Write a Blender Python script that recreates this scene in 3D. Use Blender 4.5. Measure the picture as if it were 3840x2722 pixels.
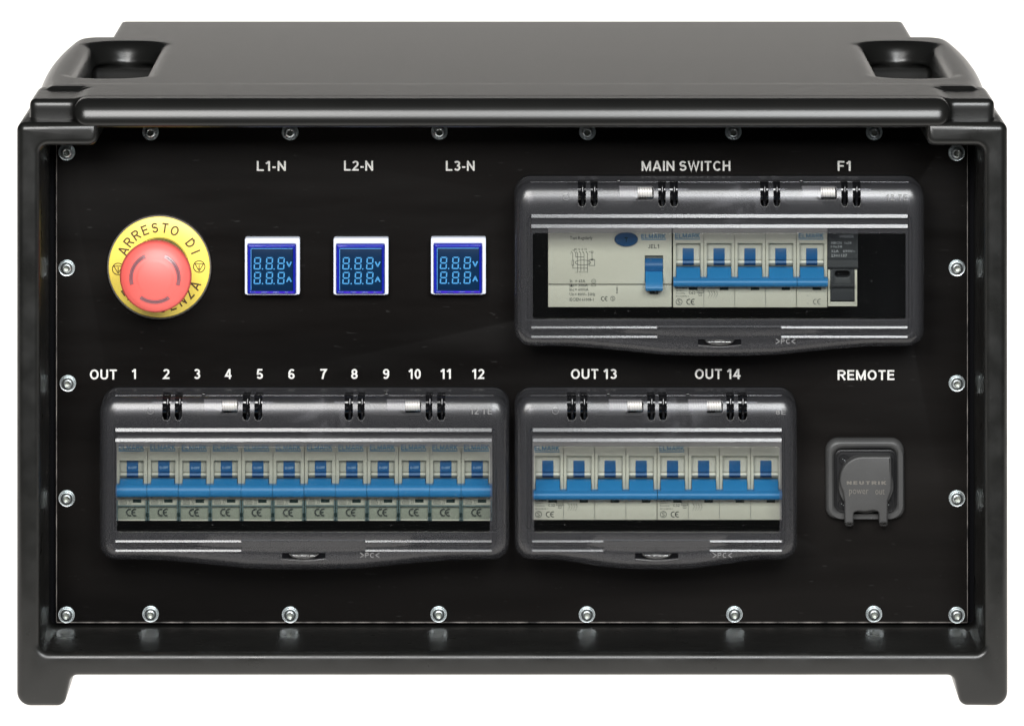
import bpy, bmesh, math, random
import numpy as np
from mathutils import Vector, Matrix, geometry
random.seed(4); np.random.seed(4)
for o in list(bpy.data.objects): bpy.data.objects.remove(o)
SC = bpy.context.scene
COL = SC.collection
R = math.radians

# ------------------------------------------------------------------ camera, light, exposure
S = 0.00015          # metres per photo pixel on the front plane of the case (Y = 0)
CD = 3.5             # camera distance
HY = -2400.0         # photo row of the eye level (a shift lens: verticals stay parallel)
ZC = (2650 - HY) * S # camera height, feet stand on z = 0
cd = bpy.data.cameras.new('camera'); cam = bpy.data.objects.new('camera', cd); COL.objects.link(cam)
cam.location = (0, -CD, ZC); cam.rotation_euler = (R(90), 0, 0)
cd.sensor_width = 36; cd.lens = 36 * CD / (3840 * S); cd.shift_y = -(1361 - HY) / 3840
cd.clip_start = 0.05; cd.clip_end = 60
SC.camera = cam

w = bpy.data.worlds.new('World'); SC.world = w; w.use_nodes = True
w.node_tree.nodes['Background'].inputs[0].default_value = (0.92, 0.97, 1.0, 1)
w.node_tree.nodes['Background'].inputs[1].default_value = 0.03

def area(name, loc, target, sx, sy, radiance, col=(1, 1, 1)):
    d = bpy.data.lights.new(name, 'AREA'); d.shape = 'RECTANGLE'; d.size = sx; d.size_y = sy
    d.energy = radiance * math.pi * sx * sy; d.color = col
    o = bpy.data.objects.new(name, d); COL.objects.link(o); o.location = loc
    o.rotation_euler = (Vector(target) - Vector(loc)).to_track_quat('-Z', 'Y').to_euler()
    return o
# two studio softboxes high in front, left and right
area('softbox', (-0.40, -1.55, 1.02), (-0.1, 0.05, 0.22), 0.62, 0.66, 20.5, (1.0, 0.99, 0.97))
area('softbox', (0.40, -1.55, 1.02), (0.1, 0.05, 0.22), 0.62, 0.66, 20.5, (0.98, 1.0, 1.0))
# lamps added below and behind the translucent sheet so the background renders pure white
area('added_backlight', (0, 1.75, -0.25), (0, 1.75, 1), 7.0, 4.4, 1.38, (1.0, 0.965, 0.91))
area('added_backlight', (0, 3.1, 0.385), (0, 0, 0.385), 7.0, 0.79, 1.38, (1.0, 0.965, 0.91))

SC.view_settings.view_transform = 'Standard'; SC.view_settings.look = 'None'
SC.view_settings.exposure = 0.0; SC.view_settings.gamma = 1.0
SC.render.film_transparent = False
SC.cycles.transparent_max_bounces = 24
SC.cycles.max_bounces = 8
SC.cycles.use_denoising = True; SC.cycles.use_adaptive_sampling = False; SC.cycles.denoising_input_passes = 'RGB_ALBEDO'
try: SC.cycles.denoiser = 'OPENIMAGEDENOISE'
except Exception: pass
SC.cycles.sample_clamp_indirect = 6.0
SC.cycles.caustics_reflective = False; SC.cycles.caustics_refractive = False

# ------------------------------------------------------------------ materials
def sock(n, *names):
    for a in names:
        if a in n.inputs: return n.inputs[a]
def mat(name, col, rough=0.4, metal=0.0, spec=0.5, bump=0.0, bscale=400.0, stretch=(1, 1, 1), cvar=0.0, rvar=0.0, coat=0.0,
        speck=0.0, speckcol=(0.35, 0.35, 0.34), cvscale=25.0, smudge=None):
    m = bpy.data.materials.new(name); m.use_nodes = True
    nt = m.node_tree; N = nt.nodes; L = nt.links
    b = N['Principled BSDF']
    b.inputs['Base Color'].default_value = (*col, 1); b.inputs['Roughness'].default_value = rough
    b.inputs['Metallic'].default_value = metal
    sock(b, 'Specular IOR Level', 'Specular').default_value = spec
    if coat: sock(b, 'Coat Weight', 'Clearcoat').default_value = coat; b.inputs['Coat Roughness'].default_value = 0.08
    if bump or cvar or rvar or speck:
        tc = N.new('ShaderNodeTexCoord'); mp = N.new('ShaderNodeMapping'); mp.inputs['Scale'].default_value = stretch
        L.new(tc.outputs['Object'], mp.inputs['Vector'])
        def noise(sc, det=4):
            t = N.new('ShaderNodeTexNoise'); t.inputs['Scale'].default_value = sc; t.inputs['Detail'].default_value = det
            L.new(mp.outputs[0], t.inputs['Vector']); return t.outputs[0]
        def rng(v, a, c, d, e):
            r = N.new('ShaderNodeMapRange'); r.inputs[1].default_value = a; r.inputs[2].default_value = c
            r.inputs[3].default_value = d; r.inputs[4].default_value = e; L.new(v, r.inputs[0]); return r.outputs[0]
        colsock = None
        if cvar:
            f = rng(noise(cvscale, 6), 0.3, 0.7, 0, 1)
            mx = N.new('ShaderNodeMix'); mx.data_type = 'RGBA'; L.new(f, mx.inputs[0])
            mx.inputs[6].default_value = (*[c * (1 - cvar) for c in col], 1); mx.inputs[7].default_value = (*[c * (1 + cvar) for c in col], 1)
            colsock = mx.outputs[2]
        if smudge:
            f = rng(noise(7, 8), 0.50, 0.78, 0, 1)
            mx = N.new('ShaderNodeMix'); mx.data_type = 'RGBA'; L.new(f, mx.inputs[0]); L.new(colsock, mx.inputs[6])
            mx.inputs[7].default_value = (*smudge, 1); colsock = mx.outputs[2]
        if speck:
            f = rng(noise(900, 1), 0.76, 0.80, 0, speck)
            mx = N.new('ShaderNodeMix'); mx.data_type = 'RGBA'; L.new(f, mx.inputs[0])
            if colsock: L.new(colsock, mx.inputs[6])
            else: mx.inputs[6].default_value = (*col, 1)
            mx.inputs[7].default_value = (*speckcol, 1); colsock = mx.outputs[2]
        if colsock: L.new(colsock, b.inputs['Base Color'])
        if rvar: L.new(rng(noise(60, 6), 0.3, 0.7, max(rough - rvar, .03), rough + rvar), b.inputs['Roughness'])
        if bump:
            bp = N.new('ShaderNodeBump'); bp.inputs['Strength'].default_value = bump; bp.inputs['Distance'].default_value = 0.0004
            L.new(noise(bscale, 3), bp.inputs['Height']); L.new(bp.outputs[0], b.inputs['Normal'])
    return m
def clear_mat(name, tint, haze, hazecol, rough, f0=0.045, gcol=(1, 1, 1), speck=0.0, scuff=0.0):
    """thin clear or smoked plastic: see-through, with a Fresnel gloss and some scatter"""
    m = bpy.data.materials.new(name); m.use_nodes = True; nt = m.node_tree; N = nt.nodes; L = nt.links
    N.remove(N['Principled BSDF']); out = N['Material Output']
    tr = N.new('ShaderNodeBsdfTransparent'); tr.inputs[0].default_value = (*tint, 1)
    df = N.new('ShaderNodeBsdfDiffuse'); df.inputs[0].default_value = (*hazecol, 1)
    gl = N.new('ShaderNodeBsdfGlossy'); gl.inputs['Roughness'].default_value = rough; gl.inputs[0].default_value = (*gcol, 1)
    m1 = N.new('ShaderNodeMixShader'); m1.inputs[0].default_value = haze; L.new(tr.outputs[0], m1.inputs[1]); L.new(df.outputs[0], m1.inputs[2])
    if speck or scuff:
        tc = N.new('ShaderNodeTexCoord')
        t = N.new('ShaderNodeTexNoise'); t.inputs['Scale'].default_value = 700; t.inputs['Detail'].default_value = 1
        L.new(tc.outputs['Object'], t.inputs['Vector'])
        r = N.new('ShaderNodeMapRange'); r.inputs[1].default_value = .745; r.inputs[2].default_value = .77; r.inputs[3].default_value = haze; r.inputs[4].default_value = haze + speck
        L.new(t.outputs[0], r.inputs[0]); h = r.outputs[0]
        if scuff:
            t2 = N.new('ShaderNodeTexNoise'); t2.inputs['Scale'].default_value = 45; t2.inputs['Detail'].default_value = 8; t2.inputs['Distortion'].default_value = 1.5
            L.new(tc.outputs['Object'], t2.inputs['Vector'])
            r2 = N.new('ShaderNodeMapRange'); r2.inputs[1].default_value = .5; r2.inputs[2].default_value = .75; r2.inputs[3].default_value = 0; r2.inputs[4].default_value = scuff
            L.new(t2.outputs[0], r2.inputs[0])
            ds = N.new('ShaderNodeVectorMath'); ds.operation = 'DISTANCE'; ds.inputs[1].default_value = (0.010, -0.034, 0.038); L.new(tc.outputs['Object'], ds.inputs[0])
            r3 = N.new('ShaderNodeMapRange'); r3.inputs[1].default_value = .008; r3.inputs[2].default_value = .020; r3.inputs[3].default_value = 1; r3.inputs[4].default_value = 0; L.new(ds.outputs['Value'], r3.inputs[0])
            mu = N.new('ShaderNodeMath'); mu.operation = 'MULTIPLY'; L.new(r2.outputs[0], mu.inputs[0]); L.new(r3.outputs[0], mu.inputs[1]); r2 = mu
            ad = N.new('ShaderNodeMath'); ad.operation = 'ADD'; L.new(h, ad.inputs[0]); L.new(r2.outputs[0], ad.inputs[1]); h = ad.outputs[0]
        L.new(h, m1.inputs[0])
    lw = N.new('ShaderNodeLayerWeight'); lw.inputs[0].default_value = 0.5
    pw = N.new('ShaderNodeMath'); pw.operation = 'POWER'; pw.inputs[1].default_value = 5; L.new(lw.outputs['Facing'], pw.inputs[0])
    ma = N.new('ShaderNodeMath'); ma.operation = 'MULTIPLY_ADD'; ma.inputs[1].default_value = 0.28; ma.inputs[2].default_value = f0; L.new(pw.outputs[0], ma.inputs[0])
    m2 = N.new('ShaderNodeMixShader'); L.new(ma.outputs[0], m2.inputs[0]); L.new(m1.outputs[0], m2.inputs[1]); L.new(gl.outputs[0], m2.inputs[2])
    L.new(m2.outputs[0], out.inputs[0]); return m

M = {}
M['case'] = mat('black_moulded_plastic', (0.009, 0.009, 0.0084), 0.31, spec=0.55, bump=0.03, bscale=1400, cvar=0.10, speck=0.05)
M['frame'] = mat('black_moulded_frame', (0.0078, 0.0079, 0.0072), 0.33, spec=0.6, bump=0.06, bscale=1100, cvar=0.3, rvar=0.07, speck=0.12)
M['panel'] = mat('black_panel', (0.0058, 0.0049, 0.0045), 0.42, spec=0.09, bump=0.03, bscale=500, stretch=(0.15, 1, 1), cvar=0.5, rvar=0.10, speck=0.05, cvscale=14, smudge=(0.017, 0.0155, 0.0145))
M['dark'] = mat('black_inside', (0.004, 0.004, 0.005), 0.7, spec=0.05)
M['edge'] = mat('worn_panel_edge_glint', (0.16, 0.145, 0.135), 0.5, cvar=0.9, cvscale=120)  # worn bare edge, its glint painted in as a lighter tone
M['print'] = mat('white_panel_print', (0.78, 0.78, 0.74), 0.6, cvar=0.30, cvscale=1300)
M['zinc'] = mat('zinc_plated_steel', (0.78, 0.84, 0.85), 0.34, metal=1.0, rvar=0.1, cvar=0.12, cvscale=500)
M['socket'] = mat('screw_socket_steel', (0.42, 0.44, 0.40), 0.4, metal=1.0)
M['steel'] = mat('spring_steel', (0.93, 0.91, 0.87), 0.40, metal=0.25)
M['yellow'] = mat('yellow_disc', (1.0, 0.79, 0.135), 0.38, spec=0.5)
M['rim'] = mat('disc_rim', (0.45, 0.43, 0.40), 0.3, metal=1.0)
M['brown'] = mat('dark_brown_print', (0.10, 0.05, 0.012), 0.6)
M['red'] = mat('red_button', (0.90, 0.135, 0.115), 0.50, spec=1.0)
M['groove'] = mat('button_groove', (0.30, 0.125, 0.14), 0.25)
M['grooveline'] = mat('button_groove_line', (0.13, 0.05, 0.07), 0.4)
M['brass'] = mat('collar_brass', (0.55, 0.45, 0.22), 0.3, metal=1.0)
M['white'] = mat('white_plastic', (0.78, 0.83, 0.94), 0.4, bump=.03)
M['lens'] = mat('blue_lens', (0.010, 0.018, 0.36), 0.15, spec=0.5)
M['lenslit'] = mat('blue_lens_clip', (0.07, 0.02, 0.55), 0.2)
M['screen'] = mat('navy_display', (0.004, 0.022, 0.062), 0.18, spec=0.35)
M['screenedge'] = mat('display_edge', (0.10, 0.34, 0.72), 0.3)
M['seg'] = mat('pale_blue_segments', (0.055, 0.29, 0.60), 0.4)
M['cream'] = mat('cream_housing', (0.58, 0.57, 0.49), 0.42, spec=0.4, cvar=0.03)
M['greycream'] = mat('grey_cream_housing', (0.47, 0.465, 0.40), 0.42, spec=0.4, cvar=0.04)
M['cream2'] = mat('cream_drum', (0.62, 0.61, 0.54), 0.35, spec=0.4)
M['blue'] = mat('blue_lever', (0.021, 0.205, 0.49), 0.38, spec=0.4, cvar=0.06)
M['blue2'] = mat('dark_blue_stem', (0.012, 0.105, 0.29), 0.4, spec=0.35)
M['navy'] = mat('navy_button', (0.006, 0.06, 0.17), 0.4)
M['ink'] = mat('grey_ink', (0.055, 0.06, 0.06), 0.6)
M['inkpale'] = mat('pale_grey_ink', (0.33, 0.33, 0.30), 0.6)
M['logo'] = mat('blue_logo_print', (0.035, 0.20, 0.36), 0.6)
M['win'] = mat('dark_green_indicator', (0.012, 0.03, 0.03), 0.25)
M['fuse'] = mat('charcoal_plastic', (0.034, 0.037, 0.042), 0.42, spec=0.4)
M['fuseprint'] = mat('grey_fuse_print', (0.36, 0.38, 0.40), 0.6)
M['offprint'] = mat('lever_print', (0.30, 0.46, 0.66), 0.6)
M['rubber'] = mat('black_rubber', (0.056, 0.056, 0.056), 0.45, spec=0.45, bump=.12, bscale=900, cvar=.2, speck=.15)
M['conn'] = mat('black_connector_plastic', (0.012, 0.012, 0.013), 0.35, spec=0.4)
M['emboss'] = mat('embossed_letters', (0.16, 0.15, 0.135), 0.35)
M['hinge'] = mat('black_hinge_plastic', (0.006, 0.006, 0.007), 0.12, spec=0.6)
M['base'] = mat('smoked_base_frame', (0.008, 0.008, 0.009), 0.3, spec=0.2)
M['lid'] = clear_mat('smoked_clear_plastic', (0.66, 0.66, 0.68), 0.042, (0.42, 0.42, 0.45), 0.24, f0=0.045, scuff=.13)
M['pane'] = clear_mat('clear_window_plastic', (0.89, 0.90, 0.89), 0.002, (0.5, 0.5, 0.5), 0.06, f0=0.03, speck=.16)
M['rib'] = clear_mat('clear_rib_plastic', (0.45, 0.46, 0.48), 0.16, (0.45, 0.46, 0.48), 0.17, f0=0.034)
M['rimclear'] = clear_mat('clear_edge_plastic', (0.4, 0.4, 0.4), 0.25, (0.5, 0.5, 0.5), 0.10, f0=0.14)
M['latch'] = clear_mat('clear_latch_plastic', (0.45, 0.45, 0.46), 0.10, (0.3, 0.3, 0.3), 0.08, f0=0.07)
M['mark'] = clear_mat('moulded_mark_plastic', (0.5, 0.5, 0.5), 0.45, (0.5, 0.5, 0.5), 0.2, f0=0.06)
M['holder'] = clear_mat('clear_label_holder', (0.93, 0.95, 0.94), 0.02, (0.4, 0.5, 0.5), 0.08, f0=0.05)
M['teal'] = mat('teal_tint_plastic', (0.10, 0.16, 0.17), 0.2, spec=0.6)

# ------------------------------------------------------------------ geometry helpers
class Map:
    """photo pixel -> world metres on the vertical plane at depth Y"""
    def __init__(s, Y): s.Y = Y; s.k = 1 + Y / CD
    def X(s, x): return (x - 1920) * S * s.k
    def Z(s, y): return ZC - (y - HY) * S * s.k
    def L(s, d): return d * S * s.k
    def P(s, x, y): return Vector((s.X(x), s.Y, s.Z(y)))

def thing(name, label, cat, loc, group=None):
    o = bpy.data.objects.new(name, None); COL.objects.link(o); o.location = loc
    o.empty_display_size = 0.01
    o['label'] = label; o['category'] = cat
    if group: o['group'] = group
    return o
def wloc(o):
    v = Vector(o.location)
    while o.parent: o = o.parent; v += o.location
    return v
def link(name, verts, faces, material, parent, smooth=None, mats=None, sharp=35):
    """mesh given in world coordinates; smooth = list of face indices or True"""
    og = wloc(parent) if parent else Vector((0, 0, 0))
    me = bpy.data.meshes.new(name)
    me.from_pydata([tuple(Vector(v) - og) for v in verts], [], faces)
    if smooth is True: me.polygons.foreach_set('use_smooth', [True] * len(me.polygons))
    elif smooth:
        a = np.zeros(len(me.polygons), bool); a[list(smooth)] = True; me.polygons.foreach_set('use_smooth', a)
    if smooth: me.set_sharp_from_angle(angle=R(sharp))
    for mm in ([material] if mats is None else [material] + mats): me.materials.append(mm)
    me.validate(); me.update()
    o = bpy.data.objects.new(name, me); COL.objects.link(o); o.parent = parent
    return o
def copy_tree(o, parent=None):
    c = o.copy(); COL.objects.link(c); c.parent = parent
    for ch in o.children: copy_tree(ch, c)
    return c

def rpoly(pts, n=5):
    """[(x, y, r)] -> polygon with rounded corners"""
    out = []; N = len(pts)
    for i in range(N):
        p = Vector(pts[i][:2]); a = Vector(pts[i - 1][:2]); b = Vector(pts[(i + 1) % N][:2]); r = pts[i][2] if len(pts[i]) > 2 else 0
        if r <= 0: out.append(tuple(p)); continue
        u = (a - p).normalized(); v = (b - p).normalized()
        ang = u.angle(v)
        if abs(math.pi - ang) < 1e-3: out.append(tuple(p)); continue
        t = min(r / math.tan(ang / 2), (a - p).length * .499, (b - p).length * .499); rr = t * math.tan(ang / 2)
        c = p + (u + v).normalized() * (rr / math.sin(ang / 2))
        p0 = p + u * t; p1 = p + v * t
        a0 = math.atan2(p0.y - c.y, p0.x - c.x); a1 = math.atan2(p1.y - c.y, p1.x - c.x)
        d = (a1 - a0 + math.pi) % (2 * math.pi) - math.pi
        for k in range(n + 1):
            q = a0 + d * k / n; out.append((c.x + rr * math.cos(q), c.y + rr * math.sin(q)))
    return out
def rrect(x0, x1, y0, y1, r, n=6): return rpoly([(x0, y0, r), (x1, y0, r), (x1, y1, r), (x0, y1, r)], n)
def circ(x, y, r, n=32, ry=None): return [(x + r * math.cos(2 * math.pi * i / n), y + (ry or r) * math.sin(2 * math.pi * i / n)) for i in range(n)]
def sarea(p): return sum(p[i - 1][0] * p[i][1] - p[i][0] * p[i - 1][1] for i in range(len(p))) / 2
def offset(loop, d):
    """shift every vertex to the left of the loop direction (inside for CCW)"""
    n = len(loop); out = []
    for i in range(n):
        a = Vector(loop[i - 1]); p = Vector(loop[i]); b = Vector(loop[(i + 1) % n])
        e0 = (p - a).normalized(); e1 = (b - p).normalized()
        n0 = Vector((-e0.y, e0.x)); n1 = Vector((-e1.y, e1.x)); m = n0 + n1
        if m.length < 1e-6: m = n0
        m.normalize(); out.append(tuple(p + m * (d / max(m.dot(n0), .35))))
    return out
def plate_data(loops, yf, yb, bev, seg=3, back=True):
    """solid between yf (front) and yb with rounded front edges; loops in world (X, Z) metres, first = outline, rest = holes"""
    L = []
    for i, l in enumerate(loops):
        if (sarea(l) > 0) != (i == 0): l = l[::-1]
        L.append([tuple(q) for q in l])
    V = []; F = []; SM = []
    steps = [(0, yb)] + [(bev * (1 - math.cos(math.pi / 2 * j / seg)), yf + bev * (1 - math.sin(math.pi / 2 * j / seg))) for j in range(seg + 1)] if bev > 0 else [(0, yb), (0, yf)]
    fronts = []; backs = []
    for l in L:
        n = len(l); base = len(V)
        for (d, y) in steps:
            for q in (offset(l, d) if d else l): V.append((q[0], y, q[1]))
        for s in range(len(steps) - 1):
            for i in range(n):
                j = (i + 1) % n
                F.append((base + s * n + i, base + s * n + j, base + (s + 1) * n + j, base + (s + 1) * n + i)); SM.append(len(F) - 1)
        backs.append(list(range(base, base + n))); fronts.append(list(range(base + (len(steps) - 1) * n, base + len(steps) * n)))
    def cap(idx, flip):
        flat = [i for q in idx for i in q]
        for t in geometry.tessellate_polygon([[Vector((V[i][0], V[i][2], 0)) for i in q] for q in idx]):
            a, b, c = (flat[i] for i in t)
            cr = (V[b][0] - V[a][0]) * (V[c][2] - V[a][2]) - (V[b][2] - V[a][2]) * (V[c][0] - V[a][0])
            if abs(cr) < 1e-16: continue
            if (cr > 0) == flip: b, c = c, b
            F.append((a, b, c))
    cap(fronts, False)
    if back: cap(backs, True)
    return V, F, SM
def W(m, loop): return [(m.X(x), m.Z(y)) for x, y in loop]
def plate(name, m, loops, yf, yb, bev, material, parent, seg=3, back=True):
    V, F, SM = plate_data([W(m, l) for l in loops], yf, yb, bev, seg, back)
    return link(name, V, F, material, parent, SM)
def box(name, m, x0, x1, y0, y1, yf, yb, material, parent, bev=0.0003, r=None):
    return plate(name, m, [rrect(x0, x1, y0, y1, r, 3) if r else [(x0, y0), (x1, y0), (x1, y1), (x0, y1)]], yf, yb, bev, material, parent, 2)
def prism(name, x0, x1, prof, material, parent, smooth=True):
    """profile [(Y, Z)] extruded along X (world metres)"""
    if sarea(prof) < 0: prof = prof[::-1]
    n = len(prof); V = [(x0, y, z) for y, z in prof] + [(x1, y, z) for y, z in prof]
    F = [(i, n + i, n + (i + 1) % n, (i + 1) % n)[::-1] for i in range(n)]; SM = list(range(n))
    F += [tuple(range(n))[::-1], tuple(range(n, 2 * n))]
    return link(name, V, F, material, parent, SM if smooth else None, sharp=40)
def lathe_data(cx, cz, prof, n=32, shape=None):
    """profile [(radius, Y)] turned round the axis along Y, from the back rim to the front centre"""
    V = []; F = []
    for k, (r, y) in enumerate(prof):
        if r < 1e-7: V.append((cx, y, cz)); continue
        for i in range(n):
            a = 2 * math.pi * i / n; rr = r * (shape(a) if shape and shape.__dict__.get('k', -1) == k else 1)
            V.append((cx + rr * math.cos(a), y, cz + rr * math.sin(a)))
    idx = []; p = 0
    for (r, y) in prof:
        c = 1 if r < 1e-7 else n; idx.append(list(range(p, p + c))); p += c
    for a, b in zip(idx, idx[1:]):
        for i in range(n):
            j = (i + 1) % n
            if len(b) == 1 and len(a) == 1: continue
            if len(b) == 1: F.append((a[i], a[j], b[0]))
            elif len(a) == 1: F.append((a[0], b[j], b[i]))
            else: F.append((a[i], a[j], b[j], b[i]))
    return V, F
def lathe(name, cx, cz, prof, material, parent, n=32, sharp=35):
    V, F = lathe_data(cx, cz, prof, n); return link(name, V, F, material, parent, True, sharp=sharp)
def tube(name, pts, r, material, parent, n=6, cyc=False):
    pts = [Vector(p) for p in pts]; N = len(pts); V = []; F = []; prev = None
    for i, p in enumerate(pts):
        if cyc: t = (pts[(i + 1) % N] - pts[i - 1])
        else: t = pts[min(i + 1, N - 1)] - pts[max(i - 1, 0)]
        t.normalize()
        u = prev - t * prev.dot(t) if prev is not None else t.orthogonal()
        u.normalize(); prev = u; v = t.cross(u)
        for k in range(n):
            a = 2 * math.pi * k / n; V.append(p + u * (r * math.cos(a)) + v * (r * math.sin(a)))
    for i in range(N if cyc else N - 1):
        j = (i + 1) % N
        for k in range(n): F.append((i * n + k, i * n + (k + 1) % n, j * n + (k + 1) % n, j * n + k))
    if not cyc: F += [tuple(range(n))[::-1], tuple((N - 1) * n + k for k in range(n))]
    return link(name, V, F, material, parent, True, sharp=60)

# text: glyph outlines of Blender's built-in font, laid flat on a vertical plane
_tc = {}
def glyphs(s, bold=0.0, res=2):
    key = (s, bold, res)
    if key not in _tc:
        c = bpy.data.curves.new('t', 'FONT'); c.body = s; c.size = 1; c.resolution_u = res; c.offset = bold
        o = bpy.data.objects.new('t', c); me = bpy.data.meshes.new_from_object(o)
        V = [(v.co.x, v.co.y) for v in me.vertices]; F = [tuple(p.vertices) for p in me.polygons]
        bpy.data.objects.remove(o); bpy.data.curves.remove(c); bpy.data.meshes.remove(me)
        xs = [v[0] for v in V]; ys = [v[1] for v in V]
        _tc[key] = ([((x - min(xs)) / max(max(xs) - min(xs), 1e-6), (y - min(ys)) / max(max(ys) - min(ys), 1e-6)) for x, y in V], F, (max(xs) - min(xs)) / max(max(ys) - min(ys), 1e-6))
    return _tc[key]
# stroke letters (grotesque capitals and digits): centre lines in a box of cap height 1, drawn with mitred strips
def _arc(cx, cy, rx, ry, a0, a1, n=10): return [(cx + rx * math.cos(R(a0 + (a1 - a0) * i / n)), cy + ry * math.sin(R(a0 + (a1 - a0) * i / n))) for i in range(n + 1)]
def stroke_glyph(c, t):
    u = 1 - t
    G = {
     'L': (.60, [[(t, 1), (t, t), (.60, t)]]), '1': (.44, [[(.03, .74), (.16, .80), (.27, .95)], [(.31, 1), (.31, 0)]]),
     '2': (.60, [_arc(.30, u - .22, .215, .22, 165, -38) + [(.09, t), (.60, t)]]),
     '3': (.60, [_arc(.29, u - .195, .2, .195, 155, -90), _arc(.29, .27 + t * .4, .225, .27 - t * .6, 90, -155)]),
     '4': (.64, [[(.45, 0), (.45, 1)], [(.40, .95), (.06, .30), (.64, .30)]]),
     '5': (.60, [[(.55, u), (.17, u), (.11, .50)] + _arc(.29, .29 + t * .3, .225, .29 - t * .7, 128, -155)]),
     '6': (.60, [_arc(.30, .30, .215, .30 - t, 0, 360, 16), _arc(.34, .46, .255, .54 - t, 180, 50)]),
     '7': (.58, [[(.02, u), (.54, u), (.34, .55), (.22, 0)]]),
     '8': (.60, [_arc(.30, .5 + (.5 - t) / 2, .19, (.5 - t) / 2, 0, 360, 16), _arc(.30, (.5 + t) / 2, .22, (.5 - t) / 2, 0, 360, 16)]),
     '9': (.60, [_arc(.30, .70, .215, .30 - t, 0, 360, 16), _arc(.26, .54, .255, .54 - t, 0, -130)]),
     '0': (.60, [_arc(.30, .5, .30 - t, .5 - t, 0, 360, 20)]),
     'N': (.72, [[(t, 0), (t, 1)], [(t, .93), (.72 - t, .07)], [(.72 - t, 0), (.72 - t, 1)]]),
     'M': (.86, [[(t, 0), (t, 1)], [(t, .95), (.43, .10), (.86 - t, .95)], [(.86 - t, 0), (.86 - t, 1)]]),
     'A': (.78, [[(.07, 0), (.36, .94), (.42, .94), (.71, 0)], [(.2, .30), (.58, .30)]]), 'I': (2 * t, [[(t, 0), (t, 1)]]),
     'S': (.64, [_arc(.32, u - .21, .235, .21, 22, 270) + _arc(.32, .29 + t * .3, .25, .29 - t * .7, 90, -158)]),
     'W': (1.02, [[(.05, 1), (.28, .05), (.51, .93), (.74, .05), (.97, 1)]]), 'T': (.64, [[(0, u), (.64, u)], [(.32, u), (.32, 0)]]),
     'C': (.72, [_arc(.39, .5, .39 - t, .5 - t, 42, 318, 16)]), 'H': (.70, [[(t, 0), (t, 1)], [(.70 - t, 0), (.70 - t, 1)], [(t, .53), (.70 - t, .53)]]),
     'F': (.58, [[(t, 0), (t, u), (.58, u)], [(t, .50), (.53, .50)]]), 'E': (.62, [[(.61, u), (t, u), (t, t), (.62, t)], [(t, .52), (.57, .52)]]),
     'O': (.80, [_arc(.40, .5, .40 - t, .5 - t, 0, 360, 24)]), 'U': (.70, [[(t, 1)] + _arc(.35, .35 - t * .2, .35 - t, .35 - t * 1.2, 180, 360) + [(.70 - t, 1)]]),
     'R': (.70, [[(t, 0), (t, 1)], [(t, u), (.38, u)] + _arc(.40, .5 + (.5 - t) / 2, .22, (.5 - t) / 2, 90, -90) + [(t, .5)], [(.36, .5), (.64, 0)]]),
     'D': (.70, [[(t, 0), (t, 1)], [(t, u), (.30, u)] + _arc(.30, .5, .40 - t, .5 - t, 90, -90) + [(t, t)]]),
     'K': (.68, [[(t, 0), (t, 1)], [(.62, 1), (t, .36)], [(.25, .56), (.63, 0)]]), 'Z': (.62, [[(.03, u), (.54, u), (.07, t), (.62, t)]]),
     'G': (.76, [_arc(.39, .5, .39 - t, .5 - t, 45, 330, 16) + [(.76 - t, .44), (.44, .44)]]), '-': (.30, [[(0, .37), (.30, .37)]]),
     'V': (.70, [[(.04, 1), (.35, .04), (.66, 1)]]), 'J': (.50, [[(.50 - t, 1)] + _arc(.25, .26, .25 - t, .26 - t, 0, -170)]),
     'B': (.66, [[(t, 0), (t, 1)], [(t, u), (.35, u)] + _arc(.36, .5 + (.5 - t) / 2, .19, (.5 - t) / 2, 90, -90) + [(t, .5)], [(.3, .5)] + _arc(.38, (.5 + t) / 2, .21, (.5 - t) / 2, 90, -90) + [(t, t)]]),
     'P': (.64, [[(t, 0), (t, 1)], [(t, u), (.38, u)] + _arc(.38, .5 + (.5 - t) / 2, .22, (.5 - t) / 2, 90, -90) + [(t, .5)]]),
     'X': (.66, [[(.05, 0), (.61, 1)], [(.05, 1), (.61, 0)]]), 'Y': (.66, [[(.03, 1), (.33, .42), (.63, 1)], [(.33, .42), (.33, 0)]]), ' ': (.22, []),
    }
    return G[c]
def strip(P, wd):
    P = [Vector(p) for p in P]; n = len(P); closed = (P[0] - P[-1]).length < 1e-5
    if closed: P = P[:-1]; n -= 1
    Lq = []; Rq = []
    for i in range(n):
        e0 = (P[i] - P[i - 1]) if (i or closed) else None; e1 = (P[(i + 1) % n] - P[i]) if (i < n - 1 or closed) else None
        e0 = (e0 or e1).normalized(); e1 = (e1 or e0).normalized()
        n0 = Vector((-e0.y, e0.x)); n1 = Vector((-e1.y, e1.x)); m = (n0 + n1)
        m = m.normalized() if m.length > 1e-4 else n0
        k = wd / 2 / max(m.dot(n0), .45); Lq.append(P[i] + m * k); Rq.append(P[i] - m * k)
    V = [tuple(p) for p in Lq + Rq]; F = [(i, (i + 1) % n, n + (i + 1) % n, n + i) for i in range(n if closed else n - 1)]
    return V, F
def stroke_word(t, wd, gap=.14):
    """[(verts, faces)] in units of the cap height, and the word's width"""
    out = []; x = 0
    for ch in t:
        w_, lines = stroke_glyph(ch, wd / 2)
        for l in lines:
            V, F = strip(l, wd); out.append(([(x + a, b) for a, b in V], F))
        x += w_ + (gap if ch != ' ' else .08)
    return out, x - gap
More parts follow.
